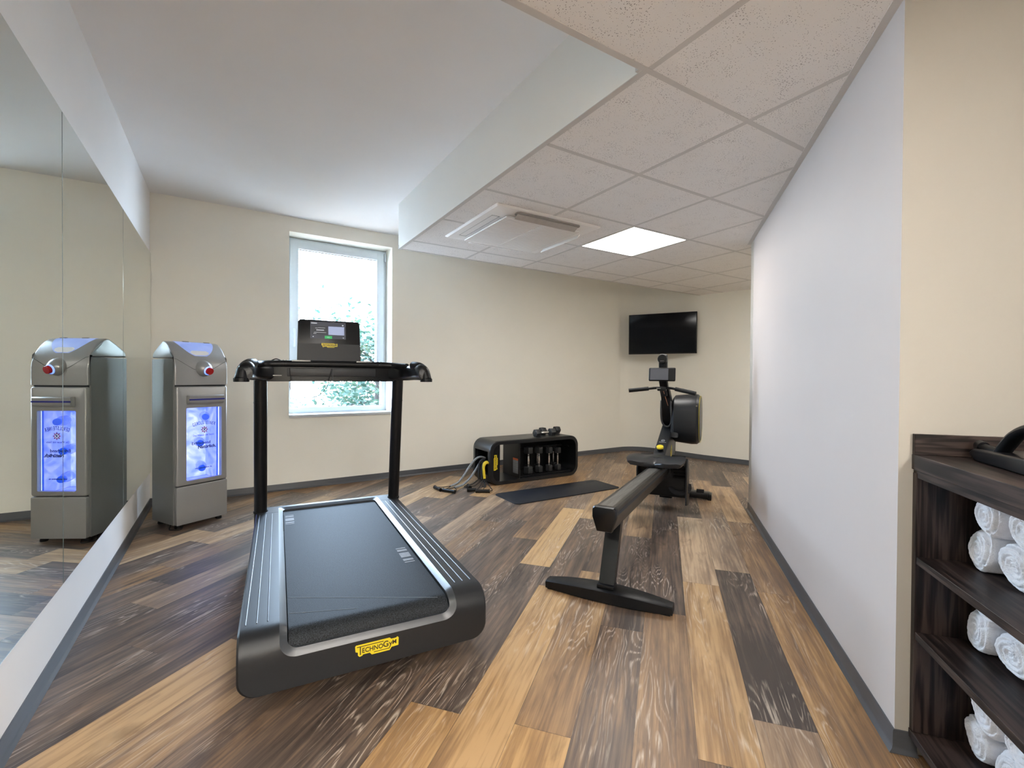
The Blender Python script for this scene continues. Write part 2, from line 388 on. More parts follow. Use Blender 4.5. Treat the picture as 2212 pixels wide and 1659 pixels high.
def skirting(name, pts):
    prof = [(-.001, .06), (.004, .06), (.0055, .056), (.006, .016), (.009, .008), (.016, .003), (.017, .0005), (-.001, .0005)]
    mb = MB(); loops = []
    cols = [offset_poly(pts, -d) for d, z in prof]
    for i in range(len(pts)): loops.append([(cols[j][i].x, cols[j][i].y, prof[j][1]) for j in range(len(prof))])
    mb.loft(loops, True, True); return tag(mb.build(name, M_VINYL), kind='structure')

R1 = (3.541, 2.129); R2 = (1.609, .531)
ddir = (Vector(R1)-Vector(R2)).normalized(); ndir = Vector((ddir.y, -ddir.x))
W2 = tuple(Vector(R2)+ndir*.62)                 # recess side wall end
W3 = tuple(Vector(W2)-ddir*1.22)
W4 = (2.1, -1.9)
G = tuple(Vector(R1)+ndir*1.15)
XL = -.521
BL = (XL, 4.640); BR = (4.75, 4.765)
arc = []
for k in range(1, 9):
    t = k/8; p0, p1, p2 = Vector(BR), Vector((5.06, 4.772)), Vector((5.135, 4.32))
    arc.append(tuple(p0*(1-t)**2+p1*2*t*(1-t)+p2*t*t))
TVW = [BR]+arc+[(5.21, 3.75), (5.36, 3.20), (5.95, .95)]
strip_wall('wall_left', [(XL, -4.5), BL], M_WHITEWALL)
strip_wall('wall_far', TVW, M_WALL)
strip_wall('wall_rear', [W4, (2.1, -4.5), (XL, -4.5)], M_WALL)
strip_wall('wall_alcove', [TVW[-1], G, R1], M_WALL)
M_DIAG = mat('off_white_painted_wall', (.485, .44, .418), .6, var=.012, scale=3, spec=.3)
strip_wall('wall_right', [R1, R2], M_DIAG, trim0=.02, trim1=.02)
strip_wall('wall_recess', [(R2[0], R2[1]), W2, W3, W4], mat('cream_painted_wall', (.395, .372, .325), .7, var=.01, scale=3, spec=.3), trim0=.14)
# back wall with window opening
bdir = (Vector(BR)-Vector(BL)); BLEN = bdir.length; BANG = math.atan2(bdir.y, bdir.x); bdir.normalize()
wx0, wx1, wz0, wz1 = .485-XL, 1.443-XL, .672, 2.364
WT = .34
mb = MB()
mb.b2((-.12, 0, 0), (wx0, WT, ZH+.02)).b2((wx1, 0, 0), (BLEN, WT, ZH+.02)).b2((wx0, 0, 0), (wx1, WT, wz0)).b2((wx0, 0, wz1), (wx1, WT, ZH+.02))
o = mb.build('wall_back', M_WALL, smooth=False, loc=(BL[0], BL[1], 0), rot=(0, 0, BANG)); tag(o, kind='structure')
skirting('baseboard_left', [(XL, -4.5), BL]); skirting('baseboard_back', [BL]+[TVW[0]]+TVW[1:])
skirting('baseboard_right', [G, R1, R2, tuple(Vector(R2)+ndir*.05)])
# floor
FANG = -R(50.1)        # local y runs along the planks
PW, PL, C0 = .1725, 1.17, -.078
# row -> joint position along the row; then tones of single planks (row, place along the row, tone 0 dark .. 1 light)
JOINT = {-4: .133, -3: 1.076, -2: .15, -6: .874, -7: .776, -9: .214, -8: .31, 1: .19, 2: .405, 3: .19, -1: .796, 0: .996, -14: .471, -13: .282, -16: .945, -17: 1.117, -5: .52, -10: .72, -11: .05, -12: .9, -15: .62}
TONE = [(-4, 3, .95), (-4, 4, .5), (-4, 2, .24), (-4, 1, .78), (-3, 4, .72), (-3, 3, .25), (-3, 1.8, .85), (-3, .8, .85), (-2, 3, .2), (-2, 2, .58), (-2, 1, .82), (-6, 4, .42), (-6, 2.8, .2), (-6, 1.5, .24), (-6, .5, .45),
        (-7, 3.5, .22), (-7, 2.8, .48), (-7, 1.5, .3), (-7, .6, .22), (-9, 4, .75), (-9, 3, .2), (-9, 2, .35), (-9, 1, .92), (-9, .1, .9), (-8, 4, .48), (-8, 3, .6), (-8, 1, .70), (-8, 2, .4), (1, 4, .14), (1, 3, .86), (1, 1.8, .82), (1, .8, .42), (1, 5.2, .2),
        (2, 5.5, .25), (2, 4.5, .66), (2, 3.4, .62), (2, 2, .09), (2, 1, .84), (3, 5.4, .2), (3, 4, .86), (3, 3, .5), (3, 2, .66), (3, 1.1, .62), (-1, 3.6, .66), (-1, 2.5, .17), (-1, 1.5, .3), (-1, .6, .24), (0, 3.6, .3), (0, 2.5, .2), (0, 1.5, .5), (0, .5, .5),
        (-14, 2, .10), (-14, 1, .2), (-13, 2, .55), (-13, 1, .15), (-16, 2.5, .75), (-16, 1.8, .12), (-17, 2.5, .3), (-17, 2, .7), (-5, 3, .2), (-5, 2, .24), (-5, .9, .22), (-5, 4, .5), (-10, 2, .15), (-10, 1, .15), (-10, 3, .7), (-10, 4.2, .25), (-11, 1, .22), (-11, 2, .3), (-11, 3, .22), (-11, 4, .75), (-12, 2, .12), (-12, 1, .14), (-12, 3, .8), (-15, 2, .35), (-15, 3, .15), (-13, 3, .2), (-14, 3.3, .6)]
PLANKS = {k: (v, {}) for k, v in JOINT.items()}
for k, s_, t_ in TONE:
    PLANKS[k][1][math.floor((s_-PLANKS[k][0])/PL)] = t_
def build_floor():
    me = bpy.data.meshes.new('floor'); t = bmesh.new(); lay = t.loops.layers.float_color.new('plank'); rnd = random.Random(11)
    for k in range(-42, 34):
        s0, tones = PLANKS.get(k, (rnd.uniform(0, PL), {}))
        for i in range(-6, 9):
            ya, yb = s0+i*PL, s0+(i+1)*PL
            xa, xb = C0+k*PW, C0+(k+1)*PW
            if yb < -5 or ya > 8: continue
            g = .0006
            vs = [t.verts.new(p) for p in ((xa+g, ya+g, 0), (xb-g, ya+g, 0), (xb-g, yb-g, 0), (xa+g, yb-g, 0))]
            f = t.faces.new(vs)
            tone = tones.get(i)
            if tone is None: tone = rnd.choice([.12, .2, .25, .3, .42, .5, .62, .8])
            c = (tone, rnd.random(), (rnd.random() if tone > .35 else rnd.random()*.5), 1)
            for l in f.loops: l[lay] = c
    # thin seam bed just under the planks
    bed = [t.verts.new(p) for p in ((-8, -6, -.0012), (7, -6, -.0012), (7, 10, -.0012), (-8, 10, -.0012))]
    f = t.faces.new(bed)
    for l in f.loops: l[lay] = (0.0, .5, .3, 1)
    t.to_mesh(me); t.free(); me.materials.append(M_FLOOR)
    o = bpy.data.objects.new('floor', me); link(o); o.rotation_euler = (0, 0, FANG); return tag(o, kind='structure')
build_floor()

# ceilings
mb = MB(); mb.b2((XL-.12, -4.8, ZH), (6.4, 5.2, ZH+.08)); tag(mb.build('ceiling', M_CEIL, smooth=False), kind='structure')
GX, GY, T = 1.2458, 1.1301, .6
YB = 3.812
SX = 1.2395
LIGHTS = [(2, 2), (-2, -2), (-2, -5), (-2, -7), (0, -7), (5, 0)]  # first cell is the panel in view, the rest are added
mb = MB()
def cell_ok(i, j):
    if i < 0 and j >= 0: return False
    return True
for i in range(-4, 9):
    for j in range(-10, 5):
        if not cell_ok(i, j): continue
        x0, x1, y0, y1 = GX+i*T, GX+(i+1)*T, GY+j*T, GY+(j+1)*T
        if j == 4: y1 = YB
        if (i, j) in LIGHTS: continue
        g = .010
        mb.b2((x0+g, y0+g, ZC), (x1-g, y1-g, ZC+.015))
tag(mb.build('ceiling', M_TILE, smooth=False), kind='structure')
mb = MB()
hb = .0115
for i in range(-3, 9):
    y1 = YB if i >= 1 else GY+hb
    x = GX+i*T
    mb.b2((x-hb, -4.7, ZC-.001), (x+hb, y1, ZC+.02))
for j in range(-9, 5):
    x0 = SX+.01 if j >= 1 else -1.2
    y = GY+j*T
    if j == 0:
        x0 = SX
    for i in range(-4, 9):
        xa, xb = GX+i*T+hb, GX+(i+1)*T-hb
        if xb < x0: continue
        mb.b2((max(xa, x0), y-hb, ZC-.0006), (xb, y+hb, ZC+.02))
tag(mb.build('trim_1', M_TBAR, smooth=False), kind='structure')
# soffit edge angles and wall angles
mb = MB()
mb.b2((GX-.03, GY-.03, ZC+.0005), (GX+.03, GY+.03, ZC+.02)).b2((SX-.012, GY-.012, ZC-.002), (SX+.014, YB, ZC+.001)).b2((-1.2, GY-.012, ZC-.002), (SX-.0125, GY+.012, ZC+.001)).b2((SX-.012, YB-.006, ZC-.002), (6.4, YB+.012, ZC+.03))
tag(mb.build('trim_2', M_TBAR, smooth=False), kind='structure')
def wall_angle(name, a, b_, w=.026):
    a, b_ = Vector(a), Vector(b_); d = (b_-a).normalized(); n = Vector((-d.y, d.x)); L_ = (b_-a).length
    mb = MB(); mb.prism([(0, -.012), (L_, -.012), (L_, w), (0, w)], ZC-.003, ZC+.001, Matrix.Translation((a.x, a.y, 0)) @ Matrix.Rotation(math.atan2(d.y, d.x), 4, 'Z'))
    return tag(mb.build(name, M_TBAR, smooth=False), kind='structure')
wall_angle('trim_3', Vector(R2), Vector(R1)+ddir*.02)
mb = MB()
mb.b2((SX-.01, GY-.01, ZC), (SX+.012, YB+.008, ZH)).b2((-.55, GY-.012, ZC), (SX-.01, GY+.012, ZH)).b2((SX+.012, YB-.004, ZC+.012), (5.3, YB+.008, ZH))
tag(mb.build('wall_soffit', mat('soffit_paint', (.80, .79, .75), .7, var=.01, scale=3), smooth=False), kind='structure')

# LED panels (the one in view is a thing; the others are added out of view to brighten the room)
def led(i, j, label, m=None):
    x, y = GX+(i+.5)*T, GY+(j+.5)*T
    t = empty('ceiling_light', (x, y, ZC)); tag(t, label, 'ceiling light')
    f = MB()
    for (a, c) in (((-.29, -.29), (.29, -.282)), ((-.29, .282), (.29, .29)), ((-.29, -.282), (-.282, .282)), ((.282, -.282), (.29, .282))):
        f.b2((a[0], a[1], -.001), (c[0], c[1], .02))
    f.build('frame', M_WHITE, t, smooth=False)
    d = MB().b2((-.282, -.282, .002), (.282, .282, .012))  .build('diffuser', m or M_LED, t, smooth=False)
    return t
led(2, 2, 'square white light panel glowing in the tiled ceiling beside the air conditioner')
led(-2, -2, 'unseen light panel added to brighten the room, right above the viewer, nearest the mirror')
led(-2, -5, 'unseen light panel added to brighten the room, behind the viewer, second along the mirror side', M_LEDR)
led(-2, -7, 'unseen light panel added to brighten the room, by the rear wall on the mirror side', M_LEDR)
led(0, -7, 'unseen light panel added to brighten the room, by the rear wall, away from the mirror', M_LEDR)
led(5, 0, 'unseen light panel added to brighten the room, round the corner behind the diagonal wall')

# ---------------------------------------------------------------- window
W = empty('window_1', (BL[0], BL[1], 0), BANG); tag(W, kind='structure')
fy = .185
def frame_rect(mb, x0, x1, z0, z1, w, y0, y1, bev=.004):
    mb.b2((x0, y0, z0), (x0+w[0], y1, z1), bev).b2((x1-w[1], y0, z0), (x1, y1, z1), bev).b2((x0+w[0]-.004, y0, z0), (x1-w[1]+.004, y1, z0+w[2]), bev).b2((x0+w[0]-.004, y0, z1-w[3]), (x1-w[1]+.004, y1, z1), bev)
mb = MB()
frame_rect(mb, wx0-.01, wx1+.005, wz0+.012, wz1-.001, (.045, .05, .055, .035), fy+.01, fy+.085)     # fixed outer frame
mb.b2((wx0, fy+.01, 1.03), (wx1, fy+.085, 1.13), .004)                                # transom
mb.build('window_frame', M_FRAME, W)
mb = MB()
frame_rect(mb, wx0+.028, wx1-.03, 1.105, wz1-.02, (.075, .075, .08, .085), fy-.012, fy+.06)      # opening sash
s_ = mb.build('window_sash', M_FRAME, W)
mb = MB(); mb.b2((wx0+.052, fy-.022, 1.44), (wx0+.078, fy-.008, 1.50), .004).b2((wx0+.058, fy-.045, 1.32), (wx0+.076, fy-.030, 1.475), .006).b2((wx0+.06, fy-.04, 1.455), (wx0+.074, fy-.01, 1.475), .003)
h_ = mb.build('window_handle', M_FRAME, W)
MB().b2((wx1-.026, fy-.02, 2.25), (wx1-.006, fy+.01, 2.335), .004).b2((wx1-.026, fy-.02, 1.12), (wx1-.006, fy+.01, 1.19), .004).build('hinge', M_FRAME, W)
mb = MB(); frame_rect(mb, wx0+.101, wx1-.103, 1.183, wz1-.103, (.006, .006, .006, .006), fy+.014, fy+.02, 0); frame_rect(mb, wx0+.033, wx1-.043, wz0+.065, 1.032, (.006, .006, .006, .006), fy+.02, fy+.03, 0)
mb.build('rubber_seal', M_SEAL, W)
MB().b2((wx0+.10, fy+.022, 1.18), (wx1-.10, fy+.026, wz1-.10)).build('window_pane', M_GLASSW, W, smooth=False)
MB().b2((wx0+.03, fy+.035, wz0+.06), (wx1-.04, fy+.039, 1.035)).build('window_pane', M_GLASSW, W, smooth=False)
MB().b2((wx0+.002, -.012, wz0-.016), (wx1-.002, fy+.02, wz0+.012), .004).build('window_sill', M_SILL, W)

# ---------------------------------------------------------------- mirrors
ys = [1.142, 2.311, 3.478, 4.628]
for k, lab in enumerate(['frameless mirror panel nearest the viewer on the left wall', 'frameless middle mirror panel, between the two thin vertical seams', 'frameless mirror panel at the corner, right beside the drinks cooler']):
    y0, y1 = ys[k]+.0012, ys[k+1]-.0012
    if k == 0: y0 = 0.0
    t = empty('mirror_panel', (XL, (y0+y1)/2, .272)); tag(t, lab, 'mirror', 'mirror panels on the left wall')
    h = (y1-y0)/2
    m_ = MB(); m_.b2((.003, -h+.0025, .0025), (.0085, h-.0025, 1.7365)); m_.build('mirror_glass', M_MIRROR, t, smooth=False)
    e = MB(); e.loft([[(.0005, -h, 0), (.0005, h, 0), (.0005, h, 1.739), (.0005, -h, 1.739)], [(.0055, -h, 0), (.0055, h, 0), (.0055, h, 1.739), (.0055, -h, 1.739)], [(.0086, -h+.0028, .0028), (.0086, h-.0028, .0028), (.0086, h-.0028, 1.7362), (.0086, -h+.0028, 1.7362)]], True, False)
    e.build('mirror_edge', M_MEDGE, t, smooth=False)

# ---------------------------------------------------------------- television
tl, tr_ = Vector((4.715, 4.570)), Vector((5.145, 3.805)); tm = (tl+tr_)/2; td = (tr_-tl).normalized()
TV = empty('television', (tm.x, tm.y, 1.365), math.atan2(td.y, td.x)); tag(TV, 'black flat screen television on the far wall above the rowing machine', 'television')
hw = (tr_-tl).length/2
MB().b2((-hw, -.012, 0), (hw, .018, .54), .004).build('housing', M_GLOSS, TV)
MB().b2((-hw+.009, -.0135, .016), (hw-.009, -.0115, .531)).build('screen', mat('dark_glossy_screen', (.0015, .0015, .0025), .10, spec=.2), TV, smooth=False)
MB().b2((-.02, -.013, -.008), (.02, .0, .002), .001).build('logo_bar', M_GREYPAD, TV)
MB().b2((-.14, .016, .14), (.14, .075, .40), .004).b2((-.02, .06, .2), (.06, .24, .34), .003).build('wall_bracket', M_BLACKM, TV)

# ---------------------------------------------------------------- air conditioner
AC = empty('air_conditioner', (1.838, 2.872, ZC)); tag(AC, 'white square cassette air conditioner set in the tiled ceiling, one louver open', 'air conditioner')
mb = MB(); ow, oh = .425, .405
def ring(mb, w0, h0, z0, w1, h1, z1, r0=.02, r1=.02):
    mb.loft([[(x, y, z0) for x, y in rrect(2*w0, 2*h0, r0)], [(x, y, z1) for x, y in rrect(2*w1, 2*h1, r1)]])
ring(mb, ow, oh, 0, ow, oh, -.004, .015, .015); ring(mb, ow, oh, -.004, ow-.012, oh-.012, -.012, .015, .02); ring(mb, ow-.012, oh-.012, -.012, .28, .29, -.024, .02, .03); ring(mb, .28, .29, -.024, .27, .28, -.012, .03, .03)
mb.build('frame', M_ACPLAST, AC)
mb = MB(); mb.prism(rrect(.61, .63, .012), -.040, -.030, bev=.003); mb.b2((-.02, -.31, -.0415), (.02, .31, -.040)); g_ = mb.build('grille', M_GRILLE, AC)
MB().prism(rrect(.56, .58, .01), -.031, -.010).build('grille_body', M_ACPLAST, AC, smooth=False)
dk = mat('grey_louver_recess', (.30, .28, .255), .6)
MB().prism(rrect(.52, .062, .025), -.0272, -.020, Matrix.Translation((0, -.352, .005))).build('air_outlet', dk, AC)
mb = MB(); mb.box((0, -.338, -.034), (.50, .045, .005), rx=R(-30), bev=.002); mb.build('louver', mat('grey_louver', (.42, .39, .36), .5), AC)
MB().box((.345, -.02, -.042), (.005, .46, .042), ry=R(40), bev=.002).build('louver', M_ACPLAST, AC)
MB().box((0, .350, -.034), (.48, .05, .005), rx=R(15), bev=.002).build('louver', M_ACPLAST, AC)
mb = MB(); frame_rect(mb, -.375, -.322, -.25, .25, (.0012, .0012, .0012, .0012), 0, .0012, 0)
o = mb.build('louver_gap', M_SEAL, AC, smooth=False); o.rotation_euler = (R(-90), 0, 0); o.location = (0, 0, -.0225)

# ---------------------------------------------------------------- badge helper (yellow maker's plate with its lettering)
def badge(parent, w, loc, rot):
    """outline and lettering in local xy, width w"""
    s = w/1.30
    O_ = [(-.65, .14), (-.62, .17), (.38, .17), (.43, .12), (.58, .12), (.62, .15), (.66, .11), (.65, -.12), (.44, -.13), (.38, -.21), (-.16, -.21), (-.22, -.14), (-.42, -.14), (-.44, -.17), (-.52, -.19), (-.57, -.14), (-.57, -.05), (-.64, -.02)]
    mb = MB(); mb.prism([(x*s, y*s) for x, y in O_], 0, .0015)
    p = mb.build('badge_plate', M_YELLOW, parent, smooth=False, loc=loc, rot=rot)
    z = .0022
    def tx(b_, size, x, y, sx=1.0): return text('badge_letters', b_, size*s, M_DARKTXT, p, (x*s, y*s, z), (0, 0, 0), 'LEFT', .0003, sx, bold=.0035*s)
    tx('ECHNO', .20, -.455, -.025, .90); tx('G', .26, .170, .0, .95); tx('y', .24, .36, .0, .9); tx('M', .18, .455, .01, 1.0)
    mb = MB()
    mb.b2((-.60*s, .105*s, z-.0004), (.19*s, .125*s, z+.0004)); mb.b2((-.515*s, -.13*s, z-.0004), (-.485*s, .12*s, z+.0004)); mb.b2((-.10*s, -.155*s, z-.0004), (.36*s, -.137*s, z+.0004))
    mb.box((.385*s, -.105*s, z), (.02*s, .12*s, .0008), rz=R(-28))
    mb.build('badge_letters', M_DARKTXT, p, smooth=False)
    return p

# ---------------------------------------------------------------- treadmill
TA = R(4.8); ta = Vector((math.sin(TA), math.cos(TA))); tb = Vector((ta.y, -ta.x)); tp = tb*.292+ta*1.56
TM = empty('treadmill', (tp.x, tp.y, 0), -TA); tag(TM, 'dark grey treadmill with two black uprights, standing in front of the window', 'treadmill')
DZ, ZB, RAD, HW, DL = .265, .085, .075, .40, 1.53
S_flat = DL-RAD; S_bend = RAD*PI/2; S_down = DZ-RAD-ZB; STOT = S_flat+S_bend+S_down
def surf(x, s, d=0):
    """s from the front edge over the deck and down the rear plate, d = depth under the skin"""
    if s <= S_flat: return Vector((x, DL-s, DZ-d))
    if s <= S_flat+S_bend:
        a = (s-S_flat)/RAD; r_ = RAD-d
        return Vector((x, RAD-r_*math.sin(a), DZ-RAD+r_*math.cos(a)))
    return Vector((x, d, DZ-RAD-(s-S_flat-S_bend)))
def loop_xs(hw, s0, s1, r, inset=0, ns=60):
    hw -= inset; s0 += inset; s1 -= inset; r = max(.004, r-inset); out = []
    rf = min(r, .02)
    def arcp(cx, cs, rr, a0, a1, n=8):
        return [(cx+rr*math.cos(R(a0+(a1-a0)*k/n)), cs+rr*math.sin(R(a0+(a1-a0)*k/n))) for k in range(n+1)]
    out += arcp(hw-rf, s0+rf, rf, -90, 0)
    for k in range(1, ns): out.append((hw, s0+rf+(s1-r-s0-rf)*warp(k/ns)))
    out += arcp(hw-r, s1-r, r, 0, 90)
    for k in range(1, 16): out.append((hw-r-(2*hw-2*r)*k/16, s1))
    out += arcp(-hw+r, s1-r, r, 90, 180)
    for k in range(1, ns): out.append((-hw, s1-r-(s1-r-s0-rf)*(1-warp(1-k/ns))))
    out += arcp(-hw+rf, s0+rf, rf, 180, 270)
    for k in range(1, 16): out.append((-hw+rf+(2*hw-2*rf)*k/16, s0))
    return out
def warp(t):   # most samples near the rear bend
    return 1-(1-t)**2.2
outer = loop_xs(HW, 0, STOT, .055); slot = loop_xs(.286, .035, STOT-.098, .05)
inner = loop_xs(.264, .057, STOT-.120, .034)
def L3(lp, d): return [surf(x, s, d) for x, s in lp]
def lerp(a, b_, t): return [(p[0]*(1-t)+q[0]*t, p[1]*(1-t)+q[1]*t) for p, q in zip(a, b_)]
mb = MB()
rim = [(x*(1-.006/HW), .004+s*(1-.008/STOT)) for x, s in outer]
# skirt: straight down at the sides/front, forward at the rear plate
sk1 = []
for (x, s) in outer:
    p = surf(x, s, .006); sk1.append(p)
sk2 = []
for (x, s) in outer:
    p = surf(x, s, .006)
    if s <= S_flat+.02: sk2.append(Vector((p.x, p.y, ZB)))
    else: sk2.append(Vector((p.x, max(p.y, .05 if s > STOT-.06 else .0)+.05, min(p.z, DZ) if s > STOT-.01 else ZB)))
rings = [sk2, sk1, L3(rim, .0015)]
for k in range(0, 9): rings.append(L3(lerp(rim, slot, k/8), 0))
mb.loft(rings)
# side walls as full polygons
for sx in (1, -1):
    prof = [surf(sx*(HW-.003), STOT-.055-(STOT-.055)*k/60, .006) for k in range(61)]
    t = bmesh.new(); pts = prof+[Vector((sx*(HW-.003), DL-.006, ZB)), Vector((sx*(HW-.003), .06, ZB))]
    t.faces.new([t.verts.new(p) for p in pts]); mb.merge(t)
mb.b2((-HW+.01, .05, ZB), (HW-.01, DL-.02, ZB+.03))
mb.b2((-HW+.03, .012, ZB+.01), (HW-.03, .05, ZB+.06))
mb.build('deck_frame', M_DECK, TM, ang=40)
mb = MB(); mb.loft([L3(slot, 0), L3(lerp(slot, inner, .5), .005), L3(inner, .011), L3(inner, .04)]); mb.build('slot_lip', M_LIP, TM, ang=50)
mb = MB(); nr = 90; loops = []
for k in range(nr+1):
    s = .05+(STOT-.09-.05)*warp(k/nr)
    loops.append([surf(-.2605+.521*i/20, s, .020) for i in range(21)])
mb.loft(loops, closed=False); belt = mb.build('running_belt', M_BELT, TM, ang=60)
# belt print: five bars each
M_PRINT = mat('pale_belt_print', (.16, .155, .16), .6, var=.15, scale=90)
for (cx, cy_) in ((-.231, 1.285), (.220, .50)):
    mb = MB()
    for dy, w_ in ((-.085, .010), (-.058, .022), (0, .055), (.058, .022), (.085, .010)):
        mb.b2((cx-.022, cy_+dy-w_/2, DZ-.0198), (cx+.022, cy_+dy+w_/2, DZ-.0192))
    mb.build('belt_marking', M_PRINT, belt, smooth=False)
mb = MB(); mb.box((-.015, .168, DZ-.0196), (.54, .0022, .0006), rz=R(-26)); mb.box((-.150, .128, DZ-.0196), (.22, .0018, .0006), rz=R(-17))
mb.build('belt_scuff', mat('chalky_scuff', (.11, .12, .13), .7), belt, smooth=False)
mb = MB()
for sx in (1, -1):
    for x in (.315, .346, .377): mb.tube([(sx*x-.004, .095, DZ-.001), (sx*x-.004, 1.375, DZ-.001)],   .0026, 8)
mb.build('tread_rib', M_LIP, TM)
MB().b2((-HW+.002, 1.395, DZ-.0002), (-.287, 1.397, DZ+.0004)).build('seam_line', M_SEAL, TM, smooth=False)
MB().b2((.287, 1.395, DZ-.0002), (HW-.002, 1.397, DZ+.0004)).build('seam_line', M_SEAL, TM, smooth=False)
badge(TM, .140, (.004, -.0006, .152), (R(90), 0, 0))
for sx in (1, -1):      # uprights
    mb = MB(); x = sx*.378
    mb.tube([(x, 1.455, .06), (x, 1.45, .25), (x*.995, 1.33, 1.04)], .0335, 24)
    mb.tube([(x*.997, 1.352, .895), (x*.997, 1.3515, .90)], .0342, 24)
    mb.build('upright', M_BLACKM, TM)
    MB().lathe([(.030, 0), (.0375, 0), (.0375, .008), (.034, .012)], Matrix.Translation((x, 1.45, DZ-.004)), 28).build('collar', M_BLACK, TM)
    MB().b2((x-.02, 1.38, 0), (x+.02, 1.46, .10), .004).build('foot', M_RUBBER, TM)
    MB().lathe([(.022, 0), (.024, .004), (.018, .09)], Matrix.Translation((sx*.30, .22, 0)), 16).build('foot', M_RUBBER, TM)
# cross bar: tube, tray, grips
mb = MB(); mb.tube([(-.40, 1.20, 1.103), (-.36, 1.28, 1.108), (-.28, 1.30, 1.112), (0, 1.30, 1.114), (.28, 1.30, 1.112), (.35, 1.28, 1.108), (.40, 1.20, 1.103)], .0205, 18, smooth=8)
mb.build('cross_bar', M_BLACK, TM)
mb = MB(); mb.prism([(1.285, 1.015), (1.285, 1.095), (1.33, 1.105), (1.385, 1.10), (1.385, 1.02)], -.345, .345, Matrix(((0, 0, 1, 0), (1, 0, 0, 0), (0, 1, 0, 0), (0, 0, 0, 1))), bev=.004); mb.build('tray_body', M_GLOSS, TM)
MB().b2((-.245, 1.282, 1.043), (.232, 1.288, 1.090), .004).build('tray_recess', mat('dark_grey_recess', (.014, .015, .018), .5), TM)
MB().b2((-.012, 1.279, 1.016), (-.006, 1.284, 1.09)).build('tray_divider', M_SEAL, TM)
MB().b2((-.345, 1.281, 1.046), (-.272, 1.286, 1.050)).build('tray_vent', M_GREYPAD, TM)
for x0, x1 in ((-.222, -.126), (.122, .210)): MB().b2((x0, 1.279, 1.126), (x1, 1.318, 1.1352), .002).build('sensor_grip', M_GREYPAD, TM)
for x in (-.265, -.25, .25, .265): MB().tube([(x-.002, 1.30, 1.113), (x+.002, 1.30, 1.113)], .0222, 18).build('clamp_ring', M_GLOSS, TM)
for sx in (1, -1):      # arms towards the runner, tall shell section, turned down at the end
    def arm_ring(c, dx, dy, w, h):
        d = Vector((dx, dy)).normalized(); n = Vector((d.y, -d.x)); out = []
        for (u, v) in rrect(w, h, min(w, h)*.48, 5): out.append(Vector((c[0]+n.x*u, c[1]+n.y*u, c[2]+v)))
        return out
    cs = [((.315, 1.31, 1.065), (1, -.3), .05, .088), ((.375, 1.275, 1.065), (1, -.9), .052, .088), ((.408, 1.21, 1.066), (.3, -1), .052, .088), ((.416, 1.10, 1.069), (.05, -1), .054, .088), ((.420, 1.01, 1.071), (.0, -1), .060, .090), ((.423, .965, 1.070), (.0, -1), .066, .092), ((.425, .94, 1.066), (.0, -1), .064, .084), ((.425, .925, 1.058), (0, -1), .056, .066)]
    mb = MB(); mb.loft([arm_ring((sx*c[0], c[1], c[2]), sx*d_[0], d_[1], w_, h_) for c, d_, w_, h_ in cs], True, True)
    mb.build('handle_arm', M_GLOSS, TM, ang=60)
    mb = MB(); mb.tube([(sx*.398, 1.05, 1.108), (sx*.418, .99, 1.100), (sx*.436, .955, 1.075), (sx*.444, .94, 1.030)], lambda t: .0235+.006*t, 20, smooth=6); mb.build('handle_grip', M_BLACK, TM)
    mb = MB(); mb.lathe([(.0265, 0), (.0315, 0), (.0315, .018), (.0265, .018)], Matrix.Translation((sx*.4435, .940, 1.017)), 20)
    for k in range(12): mb.box((sx*.4435+.0315*math.cos(k*PI/6), .940+.0315*math.sin(k*PI/6), 1.026), (.003, .006, .016), rz=k*PI/6)
    mb.build('end_cap', M_BLACK, TM)
mb = MB(); mb.tube([(-.235, 1.275, 1.09), (-.228, 1.26, 1.03), (-.23, 1.255, .975), (-.20, 1.25, .94), (-.15, 1.25, .925), (-.09, 1.25, .935), (-.045, 1.255, .98), (-.03, 1.262, 1.03), (-.014, 1.275, 1.088)], .0018, 8, smooth=8)
mb.build('cable', M_BLACK, TM)
MB().tube([(-.33, 1.31, 1.125), (-.30, 1.30, 1.139), (-.27, 1.31, 1.128)], .003, 8, smooth=6).build('cable', M_BLACK, TM)
# console
CN = Matrix.Translation((-.019, 1.345, 1.118)) @ Matrix.Rotation(R(-6), 4, 'X')
poly = [(.177, 0), (.171, .245), (.160, .258), (-.158, .258), (-.169, .245), (-.175, 0)]
Mv = CN @ Matrix(((1, 0, 0, 0), (0, 0, 1, 0), (0, 1, 0, 0), (0, 0, 0, 1)))
MB().prism(poly, 0, .022, Mv, bev=.004).build('console', M_GLOSS, TM)
def on_console(name, x0, x1, z0, z1, m, y=-.0012, parent=TM):
    mb = MB(); mb.b2((x0, y, z0), (x1, y+.001, z1)); bmesh.ops.transform(mb.bm, matrix=CN, verts=mb.bm.verts); return mb.build(name, m, parent, smooth=False)
on_console('console_lower', -.172, .174, .002, .118, mat('dark_console_fabric', (.005, .006, .008), .5), -.0006)
scr = on_console('screen', -.104, .091, .148, .248, emission('dim_screen_glow', (.055, .06, .085), .16, (.004, .004, .005)), -.0012)
on_console('screen_picture', -.006, .082, .172, .222, emission('pale_screen_picture', (.38, .43, .62), .25, (.004, .004, .005)), -.0018, scr)
on_console('screen_button', -.026, .014, .149, .165, emission('green_screen_button', (.02, .42, .10), .28, (.004, .004, .005)), -.0018, scr)
on_console('screen_route', -.098, -.010, .172, .222, emission('dark_screen_card', (.025, .028, .04), .15, (.004, .004, .005)), -.0016, scr)
mw = emission('white_screen_text', (.7, .72, .78), .25, (.004, .004, .005))
